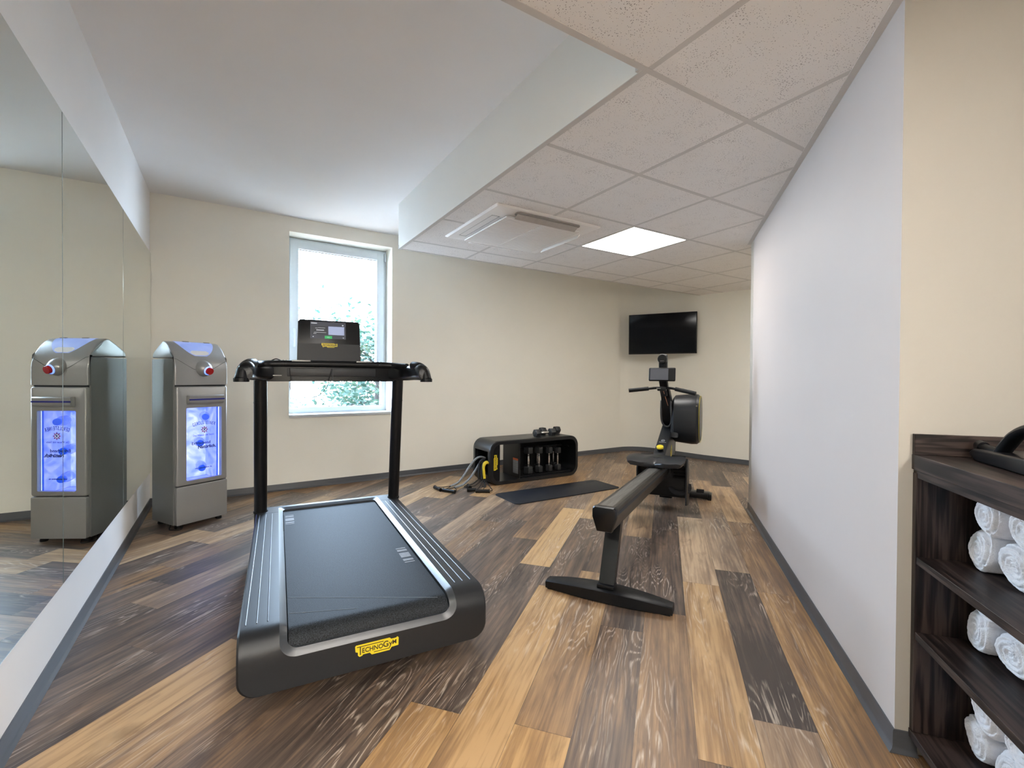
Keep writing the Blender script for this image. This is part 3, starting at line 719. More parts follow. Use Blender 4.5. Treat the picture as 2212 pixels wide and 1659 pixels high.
for (x0, x1, z0, z1) in ((-.100, -.068, .236, .240), (.070, .078, .228, .234), (-.072, -.030, .196, .200), (-.078, -.064, .209, .2105), (-.062, -.024, .211, .2125), (-.088, -.072, .176, .178), (-.092, -.086, .156, .161), (.074, .080, .154, .158), (-.014, .001, .1565, .1585), (-.084, -.018, .1835, .185)):
    on_console('screen_text', x0, x1, z0, z1, mw, -.0024, scr)
bd = badge(TM, .088, (-.019-.002, 1.345-.004+.012*.105-.0, 1.118+.112), (R(84), 0, 0)); bd.location = CN @ Vector((-.001, -.0012, .110))

# ---------------------------------------------------------------- drinks cooler
FA = R(29.8); FR = empty('drinks_cooler', (-.292, 3.80, 0), FA)
tag(FR, 'silver grey drinks cooler with blue lit glass door standing in the corner by the mirror', 'drinks cooler')
def yz(): return Matrix(((0, 0, 1, 0), (1, 0, 0, 0), (0, 1, 0, 0), (0, 0, 0, 1)))   # prism: poly (y,z) extruded along x
FW_, FD_ = .346, .305
mb = MB()   # cabinet carcass with hollow for the lit compartment
mb.b2((0, .028, .032), (.018, FD_, 1.155)).b2((FW_-.018, .028, .032), (FW_, FD_, 1.155)).b2((.018, FD_-.02, .032), (FW_-.018, FD_, 1.155)).b2((.018, .028, .032), (FW_-.018, FD_-.02, .288)).b2((.018, .028, .87), (FW_-.018, FD_-.02, 1.155))
mb.build('carcass', M_SIDEMET, FR, smooth=False)
hood = [(.006, .978), (.006, 1.085), (.010, 1.120), (.022, 1.160), (.040, 1.192), (.064, 1.224), (.092, 1.252), (.122, 1.271), (.150, 1.279), (.170, 1.276), (.23, 1.242), (.285, 1.208), (.300, 1.190), (.303, 1.163), (.030, 1.157), (.030, .978)]
mb = MB(); mb.prism(hood, .0, FW_, yz(), bev=.010, seg=4); mb.build('hood', M_GREYMET, FR, ang=45)
# window on the hood: follows its curve
def hoodpt(x, t, d=.0015):
    P = hood[2:9]; n = len(P)-1; u = min(n-1e-6, t*n); i = int(u); f = u-i
    p = Vector(P[i]).lerp(Vector(P[i+1]), f); q = Vector(P[i+1])-Vector(P[i]); nn = Vector((-q.y, q.x)).normalized()
    p = p+nn*d; return Vector((x, p.x, p.y))
loops = []
for k in range(15):
    t = k/14; w_ = .152*(math.sin(min(1, .08+t*1.0)*PI/2))**.55
    loops.append([hoodpt(.176+w_*(-1+2*i/16)*.82, .26+.74*t) for i in range(17)])
mb = MB(); mb.loft(loops, closed=False); mb.build('hood_window', cool_mat('dim_blue_hood_window', .085, (.10, .16, .45), (.35, .42, .75)), FR)
mb = MB(); mb.loft([[hoodpt(.176+w_*(-1+2*i/10), t, .0025) for i in range(11)] for t, w_ in ((.285, .030), (.33, .055), (.40, .062), (.45, .045))], closed=False)
mb.build('hood_label', M_WHITE, FR)
for x in (.135, .275): MB().box((x, .150, 1.281), (.04, .018, .007), bev=.003).build('hood_clip', M_GREYMET, FR)
# seam lines of the hood, a V meeting at the button
mb = MB(); mb.tube([(.004, .030, 1.158), (.012, .0055, 1.152), (.115, .0055, 1.088), (.160, .0055, 1.076)], .0009, 6); mb.tube([(.340, .010, 1.150), (.236, .0055, 1.085), (.20, .0055, 1.07)], .0009, 6); mb.build('hood_seam', M_SEAL, FR)
MK = Matrix.Translation((.187, .012, 1.088)) @ Matrix.Rotation(R(90), 4, 'X') @ Matrix.Rotation(R(12), 4, 'Y') @ Matrix.Rotation(R(16), 4, 'X')
MB().lathe([(.058, -.02), (.056, .0), (.050, .018), (.040, .032), (.030, .040), (.027, .038), (.0, .036)], MK, 32).build('button_housing', M_GREYMET, FR, ang=60)
MB().lathe([(.031, .030), (.031, .043), (.026, .046), (.0, .046)], MK, 28).build('button_ring', M_COOLR, FR)
MB().lathe([(.0245, .040), (.0245, .060), (.0225, .064), (0, .064)], MK, 28).build('button', M_RED, FR)
# door with opening
D0, D1, dzb, dzt = .008, .340, .292, .968
wz_a, wz_b, wx_a, wx_b = .322, .820, .068, .300
mb = MB()
of = [(x, z) for x, z in rrect(D1-D0, dzt-dzb, .012, 5, (D0+D1)/2, (dzb+dzt)/2)]; inn = [(x, z) for x, z in rrect(wx_b-wx_a, wz_b-wz_a, .008, 5, (wx_a+wx_b)/2, (wz_a+wz_b)/2)]
def of_in(k): return [(cx+(x-cx)*(1-k/(D1-D0)*2), cz+(z-cz)*(1-k/(dzt-dzb)*2)) for x, z in of for cx, cz in (((D0+D1)/2, (dzb+dzt)/2),)]
mb.loft([[(x, .028, z) for x, z in of], [(x, .008, z) for x, z in of], [(x, .003, z) for x, z in of_in(.003)], [(x, 0, z) for x, z in of_in(.009)], [(x, 0, z) for x, z in inn], [(x, .004, z) for x, z in inn], [(x, .028, z) for x, z in inn]])
mb.build('door', M_GREYMET, FR, ang=40)
mb = MB(); mb.loft([[(x, .001, z) for x, z in rrect(wx_b-wx_a+.004, wz_b-wz_a+.004, .01, 5, (wx_a+wx_b)/2, (wz_a+wz_b)/2)], [(x, -.001, z) for x, z in rrect(wx_b-wx_a+.002, wz_b-wz_a+.002, .01, 5, (wx_a+wx_b)/2, (wz_a+wz_b)/2)], [(x, .001, z) for x, z in inn]])
mb.build('door_trim', M_CHROME, FR)
MB().b2((wx_a, .006, wz_a), (wx_b, .009, wz_b)).build('door_glass', M_GLASSF, FR, smooth=False)
MB().b2((.02, .255, .293), (.326, .262, .868)).build('lit_back_panel', M_COOL, FR, smooth=False)
cw = cool_mat('lit_cooler_side', .13)
MB().b2((.0185, .03, .293), (.0205, .255, .868)).b2((.3255, .03, .293), (.3275, .255, .868)).b2((.0205, .03, .2885), (.3255, .255, .291)).b2((.0205, .03, .867), (.3255, .255, .869)).build('lit_side_panel', cw, FR, smooth=False)
MB().b2((.284, .016, .325), (.290, .022, .818)).build('light_strip', M_COOL2, FR, smooth=False)
MB().b2((.272, .0105, .324), (.281, .014, .819)).build('glass_stripe', mat('blue_glass_edge', (.03, .12, .8), .2, emit=(.02, .10, .9), es=.13), FR, smooth=False)
mb = MB(); hp = [(0, -.012), (-.024, -.008), (-.032, .002), (-.034, .044), (-.028, .050), (0, .050)]
mb.prism([(y, z+.857) for y, z in hp], .070, .302, yz(), bev=.003, seg=3); hd = mb.build('door_handle', M_GREYMET, FR, ang=30)
MB().b2((.070, -.0352, .873), (.302, -.032, .883)).build('handle_stripe', M_NAVY, hd, smooth=False)
mb = MB(); mb.prism([(x, z) for x, z in rrect(D1-D0, .258, .008, 4, (D0+D1)/2, .158)], 0, .028, Matrix(((1, 0, 0, 0), (0, 0, 1, 0), (0, 1, 0, 0), (0, 0, 0, 1))), bev=.003); mb.build('lower_panel', M_GREYMET, FR, ang=30)
MB().b2((.016, .027, .28), (.330, .030, .296)).build('door_gap', M_SEAL, FR, smooth=False)
MB().b2((.01, .026, .965), (.338, .030, .982)).build('door_gap', M_SEAL, FR, smooth=False)
for x, y in ((.04, .05), (.306, .05), (.04, .27), (.306, .27)): MB().lathe([(.02, 0), (.022, .006), (.015, .034)], Matrix.Translation((x, y, 0)), 14).build('foot', M_BLACK, FR)
MB().tube([(.02, .10, .02), (-.012, .05, .006), (.0, .01, .006), (.03, -.008, .006), (.06, .03, .012)], .0032, 8, smooth=8).build('power_cable', M_BLACK, FR)
# print on the glass
inkb = mat('dark_blue_print', (.012, .03, .12), .5); inkr = mat('maroon_print', (.30, .03, .07), .5)
gy = .0052
word = 'GEROLSTEINER'
for k, ch in enumerate(word):
    t = (k-5.5)/5.5; a_ = -t*R(17)
    text('glass_lettering', ch, .034, inkb, FR, (.184+t*.069, gy, .700+.012*(1-t*t)), (R(90), a_, 0), sx=.50, bold=.0003).rotation_euler = (R(90), -a_, 0)
mb = MB(); st = []
for k in range(16):
    r_ = .027 if k % 2 == 0 else .0135; st.append((.186+r_*math.sin(k*PI/8), .664+r_*math.cos(k*PI/8)))
mb.prism(st, gy-.0003, gy+.0003, Matrix(((1, 0, 0, 0), (0, 0, 1, 0), (0, 1, 0, 0), (0, 0, 0, 1)))); mb.build('glass_star', inkr, FR, smooth=False)
MB().lathe([(.0125, 0), (.0125, .0004)], Matrix.Translation((.186, gy-.0005, .664)) @ Matrix.Rotation(R(90), 4, 'X'), 20).build('glass_star_disc', mat('pale_blue_print', (.55, .62, .9), .5, emit=(.45, .5, .95), es=.1), FR)
mb = MB(); xz = Matrix(((1, 0, 0, 0), (0, 0, 1, 0), (0, 1, 0, 0), (0, 0, 0, 1)))
mb.prism([(.180, .656), (.184, .658), (.186, .662), (.190, .655), (.192, .656), (.189, .664), (.192, .668), (.195, .666), (.195, .669), (.191, .673), (.187, .672), (.184, .668), (.179, .671), (.178, .669), (.183, .664), (.182, .660), (.179, .659)], gy-.0012, gy-.0009, xz); mb.build('glass_emblem', inkb, FR, smooth=False)
text('glass_lettering', 'Das Wasser mit Stern', .0185, inkb, FR, (.180, gy, .626), sx=.83)
text('glass_lettering', 'Erfrischend', .0285, inkb, FR, (.165, gy, .572), sx=.95, bold=.0005)
text('glass_lettering', 'Nat\u00fcrlich.', .0300, inkb, FR, (.204, gy, .543), sx=1.0, bold=.0011)
text('glass_lettering', 'www.gerolsteiner.de', .0125, inkb, FR, (.180, gy, .398), sx=1.05, bold=.0003)
# bottles lying in the cooler, caps to the front
BG = 'water bottles lying in the lit cooler'
def bottle(x, z, yaw, label):
    t = empty('water_bottle', FR.matrix_basis @ Vector((x, .0, z)), FA+yaw); tag(t, label, 'bottle', BG)
    Mb = Matrix.Translation((0, .200, 0)) @ Matrix.Rotation(R(90), 4, 'X')
    mb = MB(); mb.lathe([(.024, 0), (.030, .004), (.031, .05), (.029, .06), (.031, .07), (.031, .10), (.024, .125), (.014, .145), (.0125, .150)], Mb, 24); mb.build('body', M_BOTTLE, t)
    MB().lathe([(.0215, .142), (.0225, .145), (.0225, .168), (.0205, .173), (0, .173)], Mb, 20).build('cap', M_BLUE_LIT, t)
    MB().lathe([(.0316, .052), (.0316, .095)], Mb, 24).build('label', M_LABEL, t)
M_BLUE_LIT = mat('glowing_blue_cap', (.008, .05, .5), .35, emit=(.005, .09, .75), es=.22)  # own glow stands in for the cooler light on the caps
M_LABEL = glass('pale_printed_label', (.80, .85, .98), .3, ior=1.2)
for x, z, yw, lb in ((.193, .749, -.42, 'blue capped water bottle behind the cooler glass at the maker\'s name, highest of three'), (.158, .566, -.42, 'blue capped water bottle behind the cooler glass, middle of three, left of the slogan'), (.170, .390, -.42, 'blue capped water bottle behind the cooler glass just above the web address, lowest of three')):
    bottle(x, z, yw, lb)

# ---------------------------------------------------------------- rowing machine
RA = R(58.3); RW = empty('rowing_machine', (1.53, 1.61, 0), -RA); tag(RW, 'black rowing machine with grey rail, small monitor and side flywheel housing', 'rowing machine')
slope = .040
def zr(y): return .447-slope*y
mb = MB(); sec = [(-.044, 0), (.044, 0), (.052, -.006), (.054, -.014), (.054, -.048), (.033, -.113), (-.033, -.113), (-.054, -.048), (-.054, -.014), (-.052, -.006)]
mb.loft([[(x, y, zr(y)+z) for x, z in sec] for y in (-.035, 1.95)], True, True); rail = mb.build('rail', M_RAIL, RW, ang=25)
MB().loft([[(x, y, zr(y)+.0006) for x in (-.03, .03)] for y in (-.02, 1.8)], closed=False).build('rail_track', mat('worn_grey_track', (.17, .165, .155), .35, metal=.6, var=.35, scale=6, stretch=(30, 1, 1)), rail, smooth=False)
for sx in (1, -1): MB().loft([[(sx*.0545, y, zr(y)-.022), (sx*.0545, y, zr(y)-.040)] for y in (-.02, 1.7)], closed=False).build('rail_groove', M_SEAL, rail, smooth=False)
mb = MB(); cap = [(x*1.06, z*1.03+.002) for x, z in sec]
mb.loft([[(x*k, y, zr(y)-.055+(z+.055)*k) for x, z in cap] for y, k in ((-.03, 1), (-.055, 1), (-.064, .93), (-.066, .85))], True, True); mb.build('end_cap', M_GLOSS, RW, ang=30)
mb = MB(); mb.prism([(-.036, -.024), (.036, -.024), (.036, .024), (-.036, .024)], 0, 1)
for v in mb.bm.verts:
    t = v.co.z; v.co = Vector((v.co.x, v.co.y+.0+.15*t, .05+.30*t))
mb.build('rear_leg', M_BLACKM, RW, smooth=False)
MB().box((0, 0, .068), (.082, .062, .016), bev=.003).build('leg_collar', M_BLACK, RW)
# boat shaped rear foot
mb = MB(); prof = []
for k in range(21):
    x = -.300+.600*k/20; u = abs(x)/.30; w_ = .058*(1-.45*u**2); h_ = .060-.020*u**2
    prof.append([(x, -w_, .006), (x, -w_, h_-.004), (x, -w_*.82, h_), (x, w_*.82, h_), (x, w_, h_-.004), (x, w_, .006)])
mb.loft(prof, True, True); mb.build('rear_foot', M_BLACK, RW, ang=30)
for x in (-.27, .27): MB().b2((x-.02, -.03, 0), (x+.02, .03, .008)).build('rubber_pad', M_RUBBER, RW)
mb = MB(); mb.b2((-.31, 2.13, .010), (.32, 2.23, .058), .006).b2((-.32, 2.125, .0), (-.29, 2.235, .05), .004).b2((.305, 2.125, .0), (.335, 2.235, .05), .004); mb.build('front_foot', M_BLACKM, RW)
MB().tube([(.215, 2.16, .062), (.275, 2.16, .062)], .022, 14).build('wheel', M_RUBBER, RW)
MB().b2((-.05, 1.85, .05), (.05, 2.22, .34), .006).build('front_stand', M_BLACKM, RW)
# body: lower column rising forward
xcol = .044
mb = MB(); mb.prism([(1.44, .30), (1.44, .44), (1.52, .475), (1.98, .665), (2.10, .70), (2.16, .60), (2.10, .40), (2.0, .30)], -xcol, xcol, yz(), bev=.008, seg=3); mb.build('body', M_DECK, RW, ang=30)
# upper fork: two cheeks around the dark opening
mb = MB(); mb.prism([(1.93, .63), (1.86, .70), (1.82, .80), (1.80, .88), (1.74, .93), (1.70, .965), (1.76, .975), (1.85, .93), (2.02, .80), (2.14, .66), (2.10, .60)], -.036, .036, yz(), bev=.006, seg=3); mb.build('upper_body', M_BLACK, RW, ang=30)
mb = MB(); mb.tube([(-.036, 1.815, .86), (-.040, 1.83, .78), (-.040, 1.86, .70), (-.026, 1.88, .655), (0, 1.89, .640), (.026, 1.88, .655), (.040, 1.86, .70), (.040, 1.83, .78), (.036, 1.815, .86)], .0075, 10, smooth=5); mb.build('opening_rim', mat('grey_rim_metal', (.09, .09, .09), .35, metal=.4), RW)
MB().tube([(.0, 1.66, .955), (.02, 1.84, .80)], .0025, 8).build('pull_strap', mat('copper_coloured_strap', (.35, .16, .09), .4), RW)
MB().b2((-.022, 1.70, .90), (.022, 1.76, .985), .004).build('mast_base', M_BLACK, RW)
mb = MB(); mb.prism([(1.735, .94), (1.64, 1.02), (1.635, 1.21), (1.66, 1.235), (1.685, 1.21), (1.69, 1.04), (1.79, .96)], -.032, .032, yz(), bev=.010, seg=3); mb.build('mast', M_BLACK, RW, ang=30)
MB().lathe([(.0, -.03), (.033, -.03), (.036, -.024), (.036, .012), (0, .012)], Matrix.Translation((0, 1.63, 1.195)) @ Matrix.Rotation(R(90), 4, 'X') @ Matrix.Rotation(PI, 4, 'X'), 24).build('phone_holder', M_GLOSS, RW)
MB().b2((-.014, 1.596, 1.178), (.014, 1.600, 1.181)).build('holder_clip', M_GREYPAD, RW)
mn = MB().box((0, 1.605, 1.074), (.200, .022, .106), rx=R(-8), bev=.0085, seg=3).build('monitor', M_BLACK, RW)
MB().box((-.020, 1.5925, 1.0755), (.136, .002, .088), rx=R(-8)).build('monitor_screen', M_SCREENG, mn, smooth=False)
# handle bar
mb = MB(); mb.tube([(-.245, 1.575, .945), (-.10, 1.60, .962), (-.04, 1.615, .968), (.04, 1.615, .968), (.10, 1.60, .962), (.245, 1.575, .930)], .0095, 12, smooth=4); hb_ = mb.build('handle_bar', M_BLACKM, RW)
for sx in (1, -1): MB().tube([(sx*.10, 1.60, .962 if sx > 0 else .962), (sx*.250, 1.573, .944 if sx < 0 else .930)], .0155, 16).build('grip', M_RUBBER, hb_)
MB().b2((-.035, 1.60, .945), (.03, 1.66, .975), .005).build('handle_rest', M_BLACK, RW)
MB().b2((-.040, 1.597, .962), (-.008, 1.601, .968)).build('handle_clip', M_CHROME, RW)
# flywheel housing on the right
cy_, cz_ = 2.00, .705
def flat_round(w, h, r, n=8): return rrect(w, h, r, n, cy_, cz_)
mb = MB()
lp = [(.040, .31, .34, .12), (.060, .36, .39, .14), (.190, .375, .415, .15), (.232, .37, .41, .15), (.250, .34, .38, .14)]
mb.loft([[(x, y, z) for y, z in flat_round(w_, h_, r_)] for x, w_, h_, r_ in lp], True, True); fwh = mb.build('flywheel_housing', M_DECK, RW, ang=35)
mb = MB(); mb.loft([[(x, y, z) for y, z in flat_round(w_, h_, r_)] for x, w_, h_, r_ in ((.2495, .325, .365, .15), (.256, .315, .355, .15), (.258, .26, .30, .13))], False, True); mb.build('flywheel_cover', M_GLOSS, fwh, ang=50)
mb = MB(); q = flat_round(.345, .385, .15)
mb.tube([(.2535, y, z) for y, z in q+[q[0]]], .0013, 6); mb.build('yellow_ring', M_YELLOW, fwh)
MB().prism([(1.82, .56), (1.84, .66), (2.0, .70), (2.12, .66), (2.12, .56)], .036, .10, yz(), bev=.01).build('housing_bracket', M_DECK, RW, ang=35)
MB().tube([(.235, 1.822, .82), (.235, 1.826, .822)], .006, 8).build('housing_bolt', M_CHROME, fwh)
# knob and logos
MKn = Matrix.Translation((0, 1.555, .478)) @ Matrix.Rotation(R(22), 4, 'X')
kb = MB().lathe([(.030, -.005), (.030, .006), (.0255, .010), (.0255, .034), (.0, .034)], MKn, 28).build('resistance_knob', M_BLACK, RW)
MB().lathe([(.0262, .034), (.0262, .043), (.024, .046), (0, .0465)], MKn, 28).build('knob_top', M_YELLOW, kb)
MB().lathe([(.033, -.004), (.036, -.004), (.036, .002), (.033, .002)], MKn, 28).build('knob_ring', M_CHROME, kb)
MB().b2((-.026, -.001, -.0007), (.026, .001, .0007)).build('print_line', M_WHITE, RW, loc=(0, 1.665, .536), rot=(R(22.5), 0, 0))
mb = MB(); mb.tube([(.013*math.cos(k*PI/8), .013*math.sin(k*PI/8), 0) for k in range(17)], .0012, 6); mb.tube([(-.008, -.006, 0), (.0, .002, 0), (.008, -.004, 0)], .001, 6)
mb.build('print_emblem', M_WHITE, RW, loc=(0, 1.69, .5465), rot=(R(22.5), 0, 0))
mb = MB(); mb.prism([(-.035, .012), (.03, .030), (.035, .012), (.028, -.028), (-.03, -.035), (-.035, -.01)], 0, .0012); ys_ = mb.build('side_emblem', M_YELLOW, RW, smooth=False, loc=(xcol+.0002, 1.83, .445), rot=(R(90), R(-25), R(90)))
ys_.scale = (1.25, 1.35, 1)
MB().b2((-.02, -.0, .0012), (.022, .004, .0018)).b2((-.02, -.014, .0012), (.016, -.010, .0018)).b2((-.018, .010, .0012), (.018, .013, .0018)).build('emblem_stroke', M_DARKTXT, ys_, smooth=False)
# seat on the rail
sy = 1.36; sz = zr(sy)
mb = MB(); mb.b2((-.075, sy-.07, sz+.003), (.075, sy+.07, sz+.030), .005); mb.build('seat_carriage', M_BLACK, RW)
mb = MB(); rows = []
for k in range(17):
    v = k/16; y = sy-.115+.23*v; row = []
    for i in range(25):
        u = -1+2*i/24; hwid = .205*(1-.10*(abs(2*v-1))**3)
        x = u*hwid
        dish = .012*(1-math.cos(min(1, abs(abs(u)-.5)/.5)*PI))/2
        z = sz+.066+dish-.010*abs(u)**6 - (.020*(1-v)**4 if abs(u) > .35 else .030*(1-v)**2*(1-abs(u)/.35)+.020*(1-v)**4)
        yy = y + (.035*(1-abs(u)/.35) if (v < .5 and abs(u) < .35) else 0)*(1-v)
        row.append(Vector((x, yy, z)))
    rows.append(row)
top = rows
bot = [[Vector((p.x*.90, sy+(p.y-sy)*.90, sz+.012+.010*abs(p.x/.2)**2)) for p in r_] for r_ in rows]
mb.loft(top, closed=False); mb.loft(bot, closed=False)
rim_t = top[0]+[r_[-1] for r_ in top[1:]]+top[-1][::-1][1:]+[r_[0] for r_ in top[::-1][1:-1]]
rim_b = bot[0]+[r_[-1] for r_ in bot[1:]]+bot[-1][::-1][1:]+[r_[0] for r_ in bot[::-1][1:-1]]
mid = [(a+b_)/2+Vector(((a.x)*.035, (a.y-sy)*.06, .004)) for a, b_ in zip(rim_t, rim_b)]
mb.loft([rim_t, mid, rim_b]); bmesh.ops.remove_doubles(mb.bm, verts=mb.bm.verts, dist=.0008); bmesh.ops.recalc_face_normals(mb.bm, faces=mb.bm.faces)
mb.build('seat', mat('dark_grey_moulded_foam', (.021, .022, .024), .36, spec=.5), RW, ang=55)
# foot plates with straps
for sx in (1, -1):
    MF = Matrix.Translation((sx*.128, 1.72, .235)) @ Matrix.Rotation(R(-58), 4, 'X')
    mb = MB(); mb.prism(rrect(.115, .33, .035), -.008, .008, MF, bev=.004); ft = mb.build('foot_plate', M_BLACK, RW, ang=35)
    mb = MB()
    for k in range(7): mb.box(MF @ Vector((0, -.12+.035*k, -.010)), (.09, .004, .008), rx=R(-58))
    mb.build('tread_pattern', M_RUBBER, ft)
    mb = MB(); mb.tube([MF @ Vector(p) for p in ((-.062, .03, 0), (-.066, .04, -.05), (-.03, .05, -.085), (.03, .05, -.085), (.066, .04, -.05), (.062, .03, 0))], .012, 10, smooth=6, flat=(1.6, .35)); mb.build('foot_strap', M_BANDB, ft)
    mb = MB(); mb.prism([(1.60, .33), (1.66, .42), (1.74, .40), (1.80, .10), (1.74, .04), (1.60, .07)], sx*.185-.006, sx*.185+.006, yz(), bev=.003); mb.build('heel_cup', M_DECK, ft, ang=30)
    mb = MB(); mb.prism([(1.58, .38), (1.60, .425), (1.70, .435), (1.72, .40), (1.66, .33)], sx*.12-.055, sx*.12+.055, yz(), bev=.008); mb.build('toe_clip', M_LIP if False else M_DECK, ft, ang=30)
MB().b2((-.19, 1.70, .10), (.19, 1.78, .34), .01).build('foot_crossbar', M_BLACK, RW)

# ---------------------------------------------------------------- bench with weights
BX, BY = 2.135, 3.84; BW, BH, BD = 1.083, .425, .36
BN = empty('storage_bench', (BX, BY, 0)); tag(BN, 'black rounded storage bench holding dumbbells, standing along the back wall', 'bench')
def tube_rect(mb, w, h, r, th, y0, y1):
    o_ = rrect(w, h, r, 8, w/2, h/2); i_ = rrect(w-2*th, h-2*th, r-th*.7, 8, w/2, h/2)
    mb.loft([[(x, y1, z) for x, z in i_], [(x, y0+.006, z) for x, z in i_], [(x+(.004 if x < w/2 else -.004)*-1, y0, z) for x, z in i_], [(x*(w-.012)/w+.006, y0, z*(h-.012)/h+.006) for x, z in o_], [(x, y0+.008, z) for x, z in o_], [(x, y1-.008, z) for x, z in o_], [(x*(w-.012)/w+.006, y1, z*(h-.012)/h+.006) for x, z in o_], [(x, y1, z) for x, z in i_]])
# shell, cut open at the left end: built as ring but with the left side replaced by two posts
w, h, r, th = BW, BH, .10, .035
o_ = rrect(w, h, r, 8, w/2, h/2); i_ = rrect(w-2*th, h-2*th, r-th*.7, 8, w/2, h/2)
mb = MB(); t = bmesh.new(); rings = []
ysx = [(0, 1), (.008, 0), (.045, 0), (BD-.045, 0), (BD-.008, 0), (BD, 1)]
def op(k, y, ins):
    x, z = o_[k]; return (x*(w-.012)/w+.006, y, z*(h-.012)/h+.006) if ins else (x, y, z)
O = [[t.verts.new(op(k, y, ins)) for k in range(len(o_))] for y, ins in ysx]
I = [[t.verts.new((x, y, z)) for x, z in i_] for y, ins in ysx]
n_ = len(o_)
def is_left(k):     # straight vertical run at the left end
    return o_[k][0] < .001 and o_[(k+1) % n_][0] < .001
for j in range(5):
    for k in range(n_):
        k2 = (k+1) % n_
        if not (is_left(k) and j == 2):
            t.faces.new((O[j][k], O[j][k2], O[j+1][k2], O[j+1][k])); t.faces.new((I[j][k2], I[j][k], I[j+1][k], I[j+1][k2]))
        elif is_left(k):
            for jj in (2, 3):
                t.faces.new((O[jj][k], O[jj][k2], I[jj][k2], I[jj][k]))
            t.faces.new((O[2][k], I[2][k], I[3][k], O[3][k])); t.faces.new((O[2][k2], O[3][k2], I[3][k2], I[2][k2]))
for k in range(n_):
    k2 = (k+1) % n_
    t.faces.new((O[0][k2], O[0][k], I[0][k], I[0][k2])); t.faces.new((O[5][k], O[5][k2], I[5][k2], I[5][k]))
bmesh.ops.recalc_face_normals(t, faces=t.faces); mb.merge(t)
mb.build('shell', mat('matt_black_shell', (.0055, .006, .007), .36, var=.05, spec=.55), BN, ang=40)
MB().b2((.035, .030, .035), (.125, .045, .39)).b2((.112, .045, .035), (.125, BD-.02, .39)).b2((.035, BD-.035, .035), (.112, BD-.02, .39)).build('front_panel', M_BLACK, BN, smooth=False)
MB().b2((.345, .02, .035), (.355, BD-.02, .39)).build('divider', mat('black_board', (.007, .007, .0075), .45), BN, smooth=False)
MB().b2((.355, BD-.035, .035), (w-.035, BD-.02, .39)).build('back_board', M_BLACK, BN, smooth=False)
MB().b2((.365, .04, .036), (w-.06, BD-.04, .052), .002).build('rack_tray', M_BLACKM, BN)
MB().b2((.365, .17, .30), (w-.08, .19, .315)).b2((.365, .06, .30), (.375, .19, .315)).b2((w-.09, .06, .30), (w-.08, .19, .315)).build('rack_rail', M_BLACKM, BN, smooth=False)
bb = badge(BN, .15, (.075, .0285, .215), (R(90), R(-90), 0))
st_ = MB().b2((.3432, .045, .075), (.3446, .140, .225)).build('warning_sticker', M_STICKER, BN, smooth=False); MB().b2((.3424, .045, .208), (.3434, .140, .228)).build('sticker_header', M_ORANGE, st_, smooth=False)
# dumbbells
M_HEAD = mat('charcoal_rubber_head', (.014, .0145, .016), .45, var=.15)
hexp = lambda r_: [(r_*math.cos(k*PI/3+PI/6), r_*math.sin(k*PI/3+PI/6)) for k in range(6)]
def dumbbell(L_=.235, r_=.043, hl=.062):
    t = empty('hex_dumbbell'); 
    mb = MB(); mb.lathe([(.012, -L_/2+hl-.002), (.012, -.05), (.0145, -.03), (.0160, 0), (.0145, .03), (.012, .05), (.012, L_/2-hl+.002)], None, 18)
    for z in (-.045, .045): mb.lathe([(.0125, z-.003), (.0155, z), (.0125, z+.003)], None, 18)
    mb.build('grip', M_CHROME, t)
    for s in (1, -1):
        mb = MB(); mb.prism(hexp(r_), L_/2-hl, L_/2, bev=.009, seg=2)
        if s < 0: bmesh.ops.transform(mb.bm, matrix=Matrix.Rotation(PI, 4, 'X'), verts=mb.bm.verts)
        mb.build('head', M_HEAD, t, ang=25)
    return t
def place(t, loc, rot, label, group): t.location = loc; t.rotation_euler = rot; tag(t, label, 'dumbbell', group)
d0 = dumbbell(.265, .042, .066)
place(d0, (2.852, 3.955, .4255+.0365), (0, R(90), R(3)), 'front hexagonal dumbbell lying on top of the bench', 'dumbbells lying on the bench top')
for c in d0.children: pass
d1 = copy_tree(d0); place(d1, (3.015, 4.085, .4255+.0365), (0, R(90), R(3)), 'rear hexagonal dumbbell lying on top of the bench, nearer the wall', 'dumbbells lying on the bench top')
d1.rotation_euler = (0, R(90), R(3))
GR = 'dumbbells standing upright inside the bench'
base = None
ords = ['leftmost and largest', 'second from the left', 'third from the left', 'rightmost']
for k, (x, r_, L_) in enumerate(((2.640, .052, .272), (2.775, .043, .262), (2.905, .040, .25), (3.02, .037, .24))):
    d = dumbbell(L_, r_, .068) if k == 0 else copy_tree(base)
    if k == 0: base = d
    else:
        s = r_/.052; d.scale = (s, s, L_/.272)
    place(d, (x, 3.945, .056+L_/2), (0, 0, R(30)), 'upright hexagonal dumbbell in the front row inside the bench, %s of four' % ords[k], GR)
for k, (x, lb) in enumerate(((2.715, 'left'), (2.845, 'middle'), (3.06, 'right'))):
    d = copy_tree(base); d.scale = (.68, .68, .86); place(d, (x, 4.075, .056+.118), (0, 0, R(30)), 'small upright dumbbell in the back row inside the bench, %s of three' % lb, GR)

